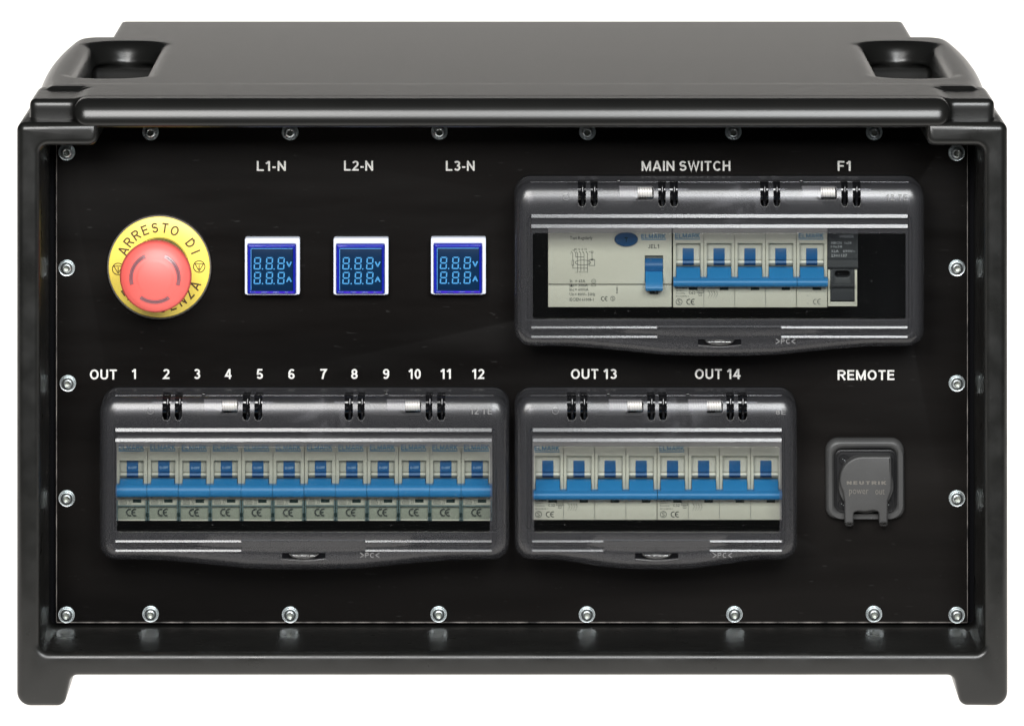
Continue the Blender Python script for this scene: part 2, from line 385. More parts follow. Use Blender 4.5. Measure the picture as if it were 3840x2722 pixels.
class Print:
    """collects flat print (letters, lines, rings) on one plane, becomes ONE lettering mesh"""
    def __init__(s, m, Y, thick=0.00004): s.m = m; s.Y = Y; s.V = []; s.F = []; s.t = thick
    def raw(s, V, F):
        b = len(s.V); s.V += [(s.m.X(x), s.Y, s.m.Z(y)) for x, y in V]
        for f in F: s.F.append(tuple(b + i for i in f))
    def word(s, t, x0, x1, y0, y1, wd=.17, gap=.14, ang=None):
        parts, w_ = stroke_word(t, wd, gap); k = s.k0 = getattr(s, 'k0', 0)
        for i, (V, F) in enumerate(parts):
            b = len(s.V); lift = .0000015 * (i % 8)
            for a, q in V:
                if ang is None: px, py = x0 + a / w_ * (x1 - x0), y1 - q * (y1 - y0)
                else:          # x0, x1 = centre, y0 = height
                    u = (a - w_ / 2) * y0; v = (q - .5) * y0; c, n = math.cos(ang), math.sin(ang); px, py = x0 + u * c - v * n, x1 - u * n - v * c
                s.V.append((s.m.X(px), s.Y - lift, s.m.Z(py)))
            for f in F: s.F.append(tuple(b + j for j in f))
    def text(s, t, x0, x1, y0, y1, bold=0.0, res=2):
        V, F, _ = glyphs(t, bold, res); s.raw([(x0 + u * (x1 - x0), y1 - v * (y1 - y0)) for u, v in V], F)
    def textc(s, t, cx, y0, y1, bold=0.0, res=2, sx=1.0):
        a = glyphs(t, bold, res)[2]; w_ = (y1 - y0) * a * sx; s.text(t, cx - w_ / 2, cx + w_ / 2, y0, y1, bold, res)
    def rot(s, t, cx, cy, h, ang, bold=0.0, res=3):
        V, F, a = glyphs(t, bold, res); c, n = math.cos(ang), math.sin(ang); w_ = h * a
        s.raw([(cx + (u - .5) * w_ * c - (v - .5) * h * n, cy - (u - .5) * w_ * n - (v - .5) * h * c) for u, v in V], F)
    def line(s, pts, wd, closed=False):
        P = [Vector(p) for p in pts]; n = len(P)
        for i in range(n if closed else n - 1):
            a = P[i]; b = P[(i + 1) % n]; d = (b - a)
            if d.length < 1e-6: continue
            d.normalize(); q = Vector((-d.y, d.x)) * wd / 2; e = d * wd / 2 * (.5 if True else 0)
            s.raw([tuple(a - e - q), tuple(b + e - q), tuple(b + e + q), tuple(a - e + q)], [(0, 1, 2, 3)])
    def ring(s, x, y, r, wd, n=24, ry=None): s.line(circ(x, y, r, n, ry), wd, True)
    def rect(s, x0, x1, y0, y1): s.raw([(x0, y0), (x1, y0), (x1, y1), (x0, y1)], [(0, 1, 2, 3)])
    def ce(s, x0, x1, y0, y1):
        h = y1 - y0; r = h / 2 * .88; wd = h * .15; cy = (y0 + y1) / 2
        for cx in (x0 + r, x1 - r * .45):
            arc = [(cx + r * math.cos(R(a)), cy + r * math.sin(R(a))) for a in range(75, 286, 21)]
            s.line(arc, wd)
        s.line([(x1 - r * .45 - r, cy), (x1 - r * .45, cy)], wd)
    def sring(s, x, y, r):
        s.ring(x, y, r, r * .18, 20)
        s.line([(x + r * .45, y - r * .5), (x, y - r * .62), (x - r * .42, y - r * .35), (x + r * .38, y + r * .3), (x, y + r * .62), (x - r * .42, y + r * .5)], r * .17)
    def done(s, material, parent, name='lettering'):
        # orient towards the viewer
        F = []
        for f in s.F:
            a, b, c = (s.V[i] for i in f[:3])
            cr = (b[0] - a[0]) * (c[2] - a[2]) - (b[2] - a[2]) * (c[0] - a[0])
            F.append(f if cr > 0 else f[::-1])
        return link(name, s.V, F, material, parent)

# ------------------------------------------------------------------ white sweep the case stands on; unseen upright part added for the deck's reflection
def build_backdrop():
    prof = [(-0.22, 0.0), (0.5, 0.0), (1.6, 0.0)] + [(2.4 + .5 * math.sin(R(a)), .5 - .5 * math.cos(R(a))) for a in range(0, 91, 6)] + [(2.9, 0.62), (2.9, 0.79)]
    V = []; F = []
    for y, z in prof: V += [(-2.6, y, z), (2.6, y, z)]
    for i in range(len(prof) - 1): F.append((2 * i, 2 * i + 1, 2 * i + 3, 2 * i + 2))
    m = bpy.data.materials.new('translucent_white_sheet'); m.use_nodes = True; N = m.node_tree.nodes
    N.remove(N['Principled BSDF']); t = N.new('ShaderNodeBsdfTranslucent'); t.inputs[0].default_value = (1, 1, 1, 1)
    m.node_tree.links.new(t.outputs[0], N['Material Output'].inputs[0])
    o = link('backdrop', V, F, m, None, True, sharp=60)
    o['kind'] = 'structure'
build_backdrop()

# ------------------------------------------------------------------ the case
YP = 0.074                    # front of the black panel
PM = Map(YP)
M0 = Map(0.0)
case = thing('rack_case', 'black moulded plastic rack case with screwed front panel and recessed top handles', 'equipment case', (0, 0.2, 0))

def surface_nets(D, org, h):
    nx, ny, nz = D.shape; ins = D < 0
    c = np.zeros((nx - 1, ny - 1, nz - 1), np.int8)
    for i in (0, 1):
        for j in (0, 1):
            for k in (0, 1): c += ins[i:nx - 1 + i, j:ny - 1 + j, k:nz - 1 + k]
    act = (c > 0) & (c < 8); I = np.argwhere(act); ids = -np.ones(act.shape, np.int64); ids[act] = np.arange(len(I))
    acc = np.zeros((len(I), 3)); cnt = np.zeros(len(I)); x, y, z = I.T
    cor = [(i, j, k) for i in (0, 1) for j in (0, 1) for k in (0, 1)]
    for a in range(8):
        for b in range(a + 1, 8):
            ca, cb = cor[a], cor[b]
            if sum(abs(p - q) for p, q in zip(ca, cb)) != 1: continue
            da = D[x + ca[0], y + ca[1], z + ca[2]]; db = D[x + cb[0], y + cb[1], z + cb[2]]
            mk = (da < 0) != (db < 0); t = np.where(mk, da / np.where(mk, da - db, 1), 0)
            pos = np.array(ca) + t[:, None] * (np.array(cb) - np.array(ca)); acc[mk] += pos[mk]; cnt[mk] += 1
    V = (I + acc / cnt[:, None]) * h + np.array(org)
    F = []
    for ax in range(3):
        sl0 = [slice(None)] * 3; sl1 = [slice(None)] * 3; sl0[ax] = slice(0, -1); sl1[ax] = slice(1, None)
        E = np.argwhere(ins[tuple(sl0)] != ins[tuple(sl1)]); b1, b2 = (ax + 1) % 3, (ax + 2) % 3
        ok = (E[:, b1] > 0) & (E[:, b2] > 0) & (E[:, b1] < D.shape[b1] - 1) & (E[:, b2] < D.shape[b2] - 1); E = E[ok]
        q = []
        for d1, d2 in ((1, 1), (0, 1), (0, 0), (1, 0)):
            e = E.copy(); e[:, b1] -= d1; e[:, b2] -= d2; q.append(ids[e[:, 0], e[:, 1], e[:, 2]])
        q = np.stack(q, 1); fl = ~ins[E[:, 0], E[:, 1], E[:, 2]]
        q[fl] = q[fl][:, ::-1]; F.append(q)
    F = np.concatenate(F); F = F[(F >= 0).all(1)]
    return V, F

ZD = 341.0                    # deck height, mm
def build_shell():
    h = 1.5
    xs = np.arange(-281, 281.1, h, dtype=np.float32); ys = np.arange(-4, 424, h, dtype=np.float32); zs = np.arange(ZD - 62, ZD + 4, h, dtype=np.float32)
    X, Y, Z = np.meshgrid(np.abs(xs), ys, zs, indexing='ij')
    def rb(x0, x1, y0, y1, z0, z1, r):
        qx = np.abs(X - (x0 + x1) / 2) - (x1 - x0) / 2 + r; qy = np.abs(Y - (y0 + y1) / 2) - (y1 - y0) / 2 + r; qz = np.abs(Z - (z0 + z1) / 2) - (z1 - z0) / 2 + r
        return np.sqrt(np.maximum(qx, 0) ** 2 + np.maximum(qy, 0) ** 2 + np.maximum(qz, 0) ** 2) + np.minimum(np.maximum(qx, np.maximum(qy, qz)), 0) - r
    def smin(a, b, k):
        t = np.clip(.5 + .5 * (b - a) / k, 0, 1); return b + (a - b) * t - k * t * (1 - t)
    lo = ZD - 150
    Xb = X - 5.0 * (1 - np.clip((Y - 195) / 135, -1, 1) ** 2)          # sides belly outwards
    qx = np.abs(Xb) - 271 + 18; qy = np.abs(Y - 201) - 135 + 18
    p2 = np.sqrt(np.maximum(qx, 0) ** 2 + np.maximum(qy, 0) ** 2) + np.minimum(np.maximum(qx, qy), 0) - 18
    e = 11.0; qa = p2 + e; qb = (Z - ZD) + e
    d = np.sqrt(np.maximum(qa, 0) ** 2 + np.maximum(qb, 0) ** 2) + np.minimum(np.maximum(qa, qb), 0) - e
    d = np.minimum(d, rb(-246.5, 246.5, 60, 419, lo, ZD, 3.0))
    Y0_ = Y; Y = Y - (Z - (ZD - 8)) * 0.26; nose = rb(-247, 247, -0.2, 300, ZD - 15.9, ZD, 6.9); Y = Y0_
    d = np.minimum(d, nose)
    d = smin(d, rb(-273, 273, 19, 80, lo, ZD - 1.8, 3.2), 3.0)
    d = np.minimum(d, rb(-267.5, 267.5, 64, 120, lo, ZD, 4.5))          # crisp shoulder behind the step          # corner step (behind the nose too)
    d = np.maximum(d, -rb(-266, 266, 9, 88, lo - 60, ZD - 16.4, 1.0))    # open below the nose, in front of the panel
    # hand-hold recess: a tapered bowl with a deep hole at its bottom
    t = np.clip(ZD - Z, 0, 30)
    ins = t * 0.30
    qx = np.abs(X - 234.5) - (23.5 - ins * 1.0) + 21; qy = np.abs(Y - 205) - (95 - ins) + 20
    bowl = np.sqrt(np.maximum(qx, 0) ** 2 + np.maximum(qy, 0) ** 2) + np.minimum(np.maximum(qx, qy), 0) - 19.5
    bowl = np.maximum(bowl * .85, (ZD - 16) - Z)
    hole = rb(216, 256, 128, 297, ZD - 60, ZD - 13, 4)
    cut = smin(bowl, hole, 2.5)
    k = 6.0
    a, b = d, -cut                                                     # smooth subtraction
    tt = np.clip(.5 + .5 * (a - b) / k, 0, 1); d = b + (a - b) * tt + k * tt * (1 - tt)
    V, F = surface_nets(d, (xs[0], ys[0], zs[0]), h)
    keep = V[:, 2] > ZD - 59
    F = F[keep[F].all(1)]
    used = np.unique(F); rm = -np.ones(len(V), int); rm[used] = np.arange(len(used))
    V = V[used] * 0.001; F = rm[F]
    og = np.array(wloc(case)); me = bpy.data.meshes.new('top_shell')
    me.from_pydata((V - og).tolist(), [], F.tolist()); me.polygons.foreach_set('use_smooth', [True] * len(me.polygons))
    me.materials.append(M['case']); me.update()
    o = bpy.data.objects.new('top_shell', me); COL.objects.link(o); o.parent = case
build_shell()

# lower body behind the frame
def worldbox(name, x0, x1, y0, y1, z0, z1, material, parent, bev=0.004):
    V, F, SM = plate_data([rpoly([(x0, z0, bev), (x1, z0, bev), (x1, z1, 0), (x0, z1, 0)], 3)], y0, y1, bev * .9, 3)
    return link(name, V, F, material, parent, SM)
worldbox('body', -0.2725, 0.2725, 0.1055, 0.334, 0.0175, ZD / 1000 - 0.05, M['case'], case)
worldbox('rear_body', -0.2465, 0.2465, 0.335, 0.418, 0.0175, ZD / 1000 - 0.05, M['case'], case)
for sx in (-1, 1):
    worldbox('foot', *sorted((sx * 0.205, sx * 0.262)), 0.30, 0.38, 0.0, 0.02, M['frame'], case)

# front frame with feet and corner gussets: one U-shaped piece
out = [(62, 2649, 52), (62, 461, 30), (366, 461, 0), (366, 549, 34), (150, 549, 30), (150, 2446, 32), (3690, 2446, 32), (3690, 549, 30),
       (3474, 549, 34), (3474, 461, 0), (3779, 461, 30), (3780, 2649, 52), (3602, 2647, 34), (3577, 2534, 30), (266, 2534, 30), (240, 2649, 34)]
plate('front_frame', M0, [rpoly(out, 7)], 0.0, 0.086, 0.0042, M['frame'], case, 7)
# rack flange behind the panel edge, closes the dark gap
plate('flange', PM, [[(140, 380), (3700, 380), (3700, 2360), (140, 2360)], [(262, 545), (3578, 545), (3578, 2282), (262, 2282)]], YP + 0.0035, YP + 0.0075, 0, M['dark'], case)

# panel with three cut-outs
LM = Map(0.039)                                    # front plane of the hinged covers
COVERS = [('B', 372, 1908, 1485), ('A', 1931.5, 3463, 684), ('C', 1931.5, 2990, 1485)]
def lm_to_pm(x, y): return (1920 + (x - 1920) * LM.k / PM.k, HY + (y - HY) * LM.k / PM.k)
holes = []
for _, x0, x1, y0 in COVERS:
    a = lm_to_pm(x0 + 40, y0 + 90); b = lm_to_pm(x1 - 42, y0 + 545); holes.append(rrect(a[0], b[0], a[1], b[1], 8, 2))
panel = plate('front_panel', PM, [[(212, 400), (3628, 400), (3628, 2333), (212, 2333)]] + holes, YP, YP + 0.003, 0.0003, M['panel'], case)
for i, (x0, x1, y0, y1) in enumerate(((212, 3628, 2330.5, 2334.5), (210.5, 213.5, 400, 2330), (3626.5, 3629, 400, 2330))):
    box('worn_edge_glint', PM, x0, x1, y0, y1, YP - 0.0001, YP + 0.002, M['edge'], panel, 0)
plate('backing', Map(0.1), [[(150, 420), (3690, 420), (3690, 2360), (150, 2360)]], 0.102, 0.104, 0, M['dark'], case)

# printed words on the panel: each its own lettering piece
def panel_word(t, x0, x1, yc, h=37.5):
    p = Print(PM, YP - 0.00008); p.word(t, x0, x1, yc - h / 2, yc + h / 2, .168, .15)
    o = p.done(M['print'], panel); o['label'] = 'white printed ' + t
for t, x0, x1, yc in (('L1-N', 963, 1072, 623), ('L2-N', 1290, 1399, 622), ('L3-N', 1672, 1780, 622.5), ('MAIN SWITCH', 2406, 2739, 623), ('F1', 3141, 3192, 623),
                      ('OUT', 337, 438, 1404), ('OUT 13', 2141, 2313, 1402), ('OUT 14', 2606, 2777, 1402), ('REMOTE', 3141, 3354, 1406)):
    panel_word(t, x0, x1, yc)
for i, x in enumerate((503, 623.5, 739, 856.5, 974, 1093, 1212, 1329, 1448, 1555, 1672, 1793)):
    t = str(i + 1); wd = 17 if i == 0 else 24 if i < 9 else (46 if i != 10 else 41)
    panel_word(t, x - wd / 2, x + wd / 2, 1402)

# the screws round the edge (washer under each)
def build_screw():
    m = PM; o0 = m.P(251, 1436); L = m.L
    n = 24
    prof = [(L(23), YP - .0012), (L(22.7), YP - .0023), (L(21.2), YP - .0030), (L(18.6), YP - .0036), (L(15.6), YP - .0040), (L(12.8), YP - .0042)]
    V, F = lathe_data(o0.x, o0.z, prof, n)
    b = len(V) - n                      # last ring -> six-lobed socket
    rings = []
    for (rr, y, lob) in ((12.0, YP - .0040, .16), (10.8, YP - .0022, .16)):
        s = len(V)
        for i in range(n):
            a = 2 * math.pi * i / n; q = L(rr) * (1 - lob * (.5 - .5 * math.cos(6 * a))); V.append((o0.x + q * math.cos(a), y, o0.z + q * math.sin(a)))
        rings.append(s)
    seq = [b] + rings; 
    for s0, s1 in zip(seq, seq[1:]):
        for i in range(n): j = (i + 1) % n; F.append((s0 + i, s0 + j, s1 + j, s1 + i))
    V.append((o0.x, YP - .0018, o0.z)); c = len(V) - 1
    mi = len(F)
    for i in range(n): F.append((rings[-1] + i, rings[-1] + (i + 1) % n, c))
    dummy = bpy.data.objects.new('tmp', None); dummy.location = o0
    sc = link('screw', V, F, M['zinc'], dummy, True, mats=[M['socket']])
    for k in range(mi - n, len(F)): sc.data.polygons[k].material_index = 1
    V, F = lathe_data(o0.x, o0.z, [(L(31.5), YP), (L(31.8), YP - .0006), (L(30.6), YP - .0010), (L(27.5), YP - .0009), (L(25.5), YP - .0013), (L(22), YP - .0013)], 28)
    wa = link('washer', V, F, M['zinc'], dummy, True)
    sc.parent = None; wa.parent = None
    me1, me2 = sc.data, wa.data
    bpy.data.objects.remove(sc); bpy.data.objects.remove(wa); bpy.data.objects.remove(dummy)
    pos = [(565, 496), (1088, 496), (1648, 494), (2203, 495), (2750, 495), (3278, 496)]
    pos += [(251, 571), (251, 1004), (255, 1436), (251, 1867), (250, 2303)] + [(3587, 573), (3588, 1004), (3588, 1436), (3588, 1867), (3587, 2304)]
    pos += [(565, 2300), (1088, 2303), (1645, 2301), (2201, 2302), (2754, 2301), (3277, 2300)]
    og = wloc(case)
    for i, (x, y) in enumerate(pos):
        s = bpy.data.objects.new('screw', me1); COL.objects.link(s); s.parent = case
        s.location = m.P(x, y) - og; s.location.y = -og.y + YP
        s.rotation_euler = (0, random.random() * 6.28, 0)
        wq = bpy.data.objects.new('washer', me2); COL.objects.link(wq); wq.parent = s
build_screw()

# ------------------------------------------------------------------ emergency stop button
def build_estop():
    m = Map(YP - 0.003); c = m.P(597, 1002); L = m.L; cx, cz = c.x, c.z
    t = thing('emergency_stop_button', 'red mushroom push button on round yellow warning disc', 'stop button', (cx, YP, cz))
    Y0 = YP - 0.0002
    lathe('disc_rim', cx, cz, [(L(197), Y0), (L(197), Y0 - .0022), (L(195), Y0 - .0028), (L(190), Y0 - .0028), (L(188), Y0 - .0020)], M['rim'], t, 64)
    lathe('yellow_disc', cx, cz, [(L(190), Y0 - .0012), (L(189), Y0 - .0024), (L(186), Y0 - .0027), (L(112), Y0 - .0027), (L(109), Y0 - .0020), (L(100), Y0 - .0020), (0, Y0 - .0020)], M['yellow'], t, 64)
    p = Print(m, Y0 - .00278)
    def ringtext(txt, a0, a1, r, top):
        n = len(txt)
        for i, ch in enumerate(txt):
            if ch == ' ': continue
            a = R(a0 + (a1 - a0) * i / (n - 1)); rot = a - R(90) if top else a + R(90)
            h = 37; x = 597 + r * math.cos(a); y = 1002 - r * math.sin(a)
            p.word(ch, x, y, h, 0, .155, .1, rot)
    ringtext('ARRESTO DI', 155.5, 22.5, 148, True)
    ringtext('EMERGENZA', -144, -27, 152, False)
    for sx, yy in ((747, 1000), (443, 1009)):
        p.ring(sx, yy, 21.5, 3.2, 28)
        p.line([(sx - 16, yy - 10.5), (sx + 16, yy - 10.5), (sx, yy + 17)], 3, True)
        p.line([(sx, yy - 6), (sx, yy + 4)], 3); p.ring(sx, yy + 8, 1.6, 2.2, 8)
    p.done(M['brown'], t)
    lathe('collar', cx, cz, [(L(108), Y0 - .002), (L(107), Y0 - .010), (L(104), Y0 - .011), (L(88), Y0 - .011), (L(86), Y0 - .0111)], M['conn'], t, 48)
    ring = lathe('brass_ring', cx, cz, [(L(101), Y0 - .0110), (L(100), Y0 - .0150), (L(95), Y0 - .0155), (L(80), Y0 - .0155)], M['brass'], t, 48)
    kr = L(133.5); yk = 0.033
    prof = [(L(84), Y0 - .014), (L(88), yk + .010), (L(118), yk + .0065)]
    prof += [(kr - L(12) * (1 - math.cos(R(a))) , yk + .003 - .003 * 1.6 * math.sin(R(a))) for a in range(-40, 91, 15)]
    prof += [(L(112), yk - .0031), (L(100), yk - .0040), (L(84), yk - .0049), (L(72), yk - .0054), (L(67), yk - .00555), (L(64), yk - .0058), (L(61), yk - .0059), (L(40), yk - .0064), (L(20), yk - .0067), (0, yk - .0068)]
    knob = lathe('knob', cx, cz, prof, M['red'], t, 72, sharp=50)
    def surf(r):   # front surface of the knob at pixel radius r
        for (r0, y0), (r1, y1) in zip(prof[11:], prof[12:]):
            if r1 <= L(r) <= r0: return y0 + (y1 - y0) * (r0 - L(r)) / (r0 - r1)
        return yk - .005
    def arc(a0, a1, r0, r1, lift, name, material, parent):
        V = []; F = []; n = 14
        rs = [r0, r0 + 1.2, r1 - 1.2, r1]; lf = [-.0002, lift, lift, -.0002]
        for i in range(n + 1):
            a = R(a0 + (a1 - a0) * i / n)
            for r, l in zip(rs, lf): V.append((cx + L(r) * math.cos(a), surf(r) - l, cz + L(r) * math.sin(a)))
        for i in range(n):
            for k in range(3): F.append((i * 4 + k, (i + 1) * 4 + k, (i + 1) * 4 + k + 1, i * 4 + k + 1)[::1])
        F += [(0, 1, 2, 3), (n * 4 + 3, n * 4 + 2, n * 4 + 1, n * 4)]
        return link(name, V, F, material, parent, list(range(n * 3)), sharp=50)
    for a0, a1 in ((-17, 66), (114, 195), (233, 306)):
        g = arc(a0, a1, 81, 96, .0005, 'groove', M['groove'], knob)
    for a0, a1 in ((-4, 60), (120, 184), (238, 301)):
        arc(a0, a1, 86.5, 90, .00075, 'groove_line', M['grooveline'], knob)
build_estop()

# ------------------------------------------------------------------ three digital panel meters
def build_meter(dx, dy, label, tilt, src=None):
    YF = YP - 0.0075; m = Map(YF); c = m.P(1021 + dx, 1000 + dy)
    if src:
        o = copy_tree(src); o['label'] = label; o.location = (c.x, YP, c.z); return o
    t = thing('panel_meter', label, 'meter', (c.x, YP, c.z), 'digital meters in a row on the panel')
    fr = plate('frame', m, [rrect(918, 1124, 894, 1105, 6, 3), rrect(928, 1110, 915, 1102, 3, 2)], YF, YP, 0.0006, M['white'], t)
    box('side_lip', m, 1112, 1117, 900, 1100, YF - .0003, YF + .001, M['white'], fr, .0002)
    ln = plate('lens', m, [rrect(929, 1109, 916, 1101, 3, 2), rrect(940, 1099, 929, 1090, 3, 2)], YF - .0022, YF + .004, 0.0009, M['lens'], t)
    for x in (958, 1002, 1046, 1080): box('clip', m, x, x + 22, 1093, 1097.5, YF - .00235, YF, M['lenslit'], ln, .0001)
    sc = box('display', m, 939, 1100, 928, 1091, YF - .0008, YF + .003, M['screen'], t, .0002)
    box('display_edge', m, 942, 1098, 930, 933, YF - .00092, YF, M['screenedge'], sc, 0)
    box('display_edge', m, 940.5, 942.5, 932, 1088, YF - .00092, YF, M['screenedge'], sc, 0)
    p = Print(m, YF - .0010)
    def digit(x0, x1, y0, y1):
        s = 2.8; wd = 4.7; g = 2.0; ym = (y0 + y1) / 2
        def X(x, y): return x + (y1 - y) / (y1 - y0) * s
        def q(pts): p.raw([(X(x, y), y) for x, y in pts], [tuple(range(len(pts)))])
        for a, b in ((y0, ym), (ym, y1)):
            q([(x0, a + g + 1), (x0 + wd, a + wd + .5), (x0 + wd, b - wd * .5 - .5), (x0, b - g)])
            q([(x1 - wd, a + wd + .5), (x1, a + g + 1), (x1, b - g), (x1 - wd, b - wd * .5 - .5)])
        q([(x0 + g, y0), (x1 - g, y0), (x1 - wd - g, y0 + wd), (x0 + wd + g, y0 + wd)])
        q([(x0 + wd + g, y1 - wd), (x1 - wd - g, y1 - wd), (x1 - g, y1), (x0 + g, y1)])
        q([(x0 + wd, ym - wd / 2), (x1 - wd, ym - wd / 2), (x1 - wd + 2, ym), (x1 - wd, ym + wd / 2), (x0 + wd, ym + wd / 2), (x0 + wd - 2, ym)])
    for y0, y1 in ((964, 1010), (1019, 1065)):
        for x0 in (951, 996, 1040): digit(x0, x0 + 26, y0, y1)
        for x in (984.5, 1028): p.raw(circ(x, y1 - 2, 2.8, 8), [tuple(range(8))])
    p.line([(1076, 982), (1084, 999), (1092, 982)], 5); p.line([(1076, 1055), (1084, 1038), (1092, 1055)], 5)
    p.line([(1080, 1049), (1088, 1049)], 3)
    p.done(M['seg'], sc, 'segments')
    return t
mt = build_meter(0, 0, 'square blue digital meter in white frame, below the printed L1-N', 0)
build_meter(332.5, 0, 'square blue digital meter in white frame, below the printed L2-N', 0, mt)
build_meter(698, -1.5, 'square blue digital meter in white frame, below the printed L3-N', 0, mt)

# ------------------------------------------------------------------ round-cornered power outlet with rubber cap
def build_outlet():
    Yg = YP - 0.006; m = Map(Yg); c = m.P(3245, 1795)
    t = thing('power_outlet', 'black square outlet with rubber flap cap embossed power out', 'outlet', (c.x, YP, c.z))
    g = plate('gasket', m, [rpoly([(3095, 1647, 48), (3392, 1647, 48), (3394, 1946, 50), (3318, 1950, 8), (3312, 1951, 4), (3178, 1951, 4), (3172, 1950, 8), (3098, 1946, 50)], 8), rrect(3131, 3362, 1686, 1922, 28, 6)], Yg, YP, 0.0036, M['rubber'], t, 5)
    m2 = Map(YP - .0035)
    fl = plate('flange', m2, [rrect(3129, 3363, 1685, 1923, 28, 6)], YP - .0036, YP, .0005, M['conn'], t)
    plate('flange_lip', m2, [rrect(3132, 3360, 1688, 1920, 27, 6), rrect(3137, 3355, 1693, 1915, 24, 6)], YP - .0044, YP - .003, .0003, M['conn'], fl)
    for x, y in ((3164, 1722), (3329, 1722), (3329, 1888), (3160, 1890)):
        q = m2.P(x, y)
        s = lathe('flange_screw', q.x, q.z, [(m.L(18), YP - .003), (m.L(17.5), YP - .0044), (m.L(16), YP - .0047), (m.L(7), YP - .0047), (m.L(6), YP - .0040), (0, YP - .0040)], M['conn'], t, 20)
        for px_, py_ in ((3, 3), (-4, -2)):
            box('socket_glint', m2, x + px_ - 1.5, x + px_ + 1.5, y + py_ - 1.5, y + py_ + 1.5, YP - .00425, YP - .0039, M['zinc'], s, 0)
    q = m2.P(3246, 1815)
    lathe('collar', q.x, q.z, [(m.L(104), YP - .003), (m.L(104), YP - .0075), (m.L(101), YP - .0085), (m.L(90), YP - .0085)], M['rubber'], t, 48)
    mc = Map(YP - 0.013)
    capo = [(3342, 1711, 5), (3344, 1800, 10), (3343, 1840, 40), (3330, 1875, 20), (3329, 1962, 6), (3296, 1963, 6), (3296, 1920, 8), (3276, 1914, 12), (3245, 1919, 30), (3218, 1917, 14), (3202, 1922, 8), (3201, 1964, 6), (3168, 1963, 6), (3167, 1878, 20)]
    capo += [(3236 + 87 * math.cos(R(a)), 1798 + 87 * math.sin(R(a)), 0) for a in range(150, 271, 10)]
    cap = plate('cap', mc, [rpoly(capo, 5)], YP - .0132, YP - .005, .0012, M['rubber'], t, 4)
    def embossed(txt, x0, x1, y0, y1, bold, name, shear=0):
        if txt.isupper():
            p = Print(mc, YP - .01335); p.word(txt, x0, x1, y0, y1, .26, .22); return p.done(M['emboss'], cap, name)
        V, F, _ = glyphs(txt, bold, 2)
        p = Print(mc, YP - .01335); p.raw([(x0 + u * (x1 - x0) + shear * (v - .5), y1 - v * (y1 - y0)) for u, v in V], F)
        p.done(M['emboss'], cap, name)
    embossed('NEUTRIK', 3175, 3323, 1803, 1816, .03, 'lettering', 8)
    embossed('power', 3184, 3257, 1834, 1860, .0, 'lettering')
    embossed('out', 3282, 3317, 1833, 1853, .0, 'lettering')
    for x0 in (3168, 3297): box('hinge_loop', Map(YP - .006), x0, x0 + 33, 1945, 1972, YP - .009, YP, M['rubber'], t, .002, 8)
build_outlet()

# ------------------------------------------------------------------ hinged clear covers
def ringpts(x0, x1, y0, y1, r, nc=7, ns=20, bulge=0.0):
    """rounded rectangle, fixed vertex count; the bottom edge bellies downwards"""
    P = []
    cs = [(x1 - r, y0 + r, -90), (x1 - r, y1 - r, 0), (x0 + r, y1 - r, 90), (x0 + r, y0 + r, 180)]
    for k, (cx, cy, a0) in enumerate(cs):
        for i in range(nc + 1):
            a = R(a0 + 90 * i / nc); P.append([cx + r * math.cos(a), cy + r * math.sin(a)])
        nx = cs[(k + 1) % 4]; a = R(a0 + 90); p = Vector(P[-1]); b = R(nx[2]); q = Vector((nx[0] + r * math.cos(b), nx[1] + r * math.sin(b)))
        for i in range(1, ns): P.append(list(p.lerp(q, i / ns)))
    if bulge:
        mid = (x0 + x1) / 2; hw = (x1 - x0) * .40
        for p in P:
            if p[1] > y1 - r - 1:
                u = min(abs(p[0] - mid) / hw, 1); f = (1 - u * u) ** 2 if u < 1 else 0
                p[1] += bulge * (f * .55 + .45 * (1 if u < .35 else max(0, 1 - (u - .35) / .55)) ** 1.0 * 1.0) if u < 1 else 0
    return P
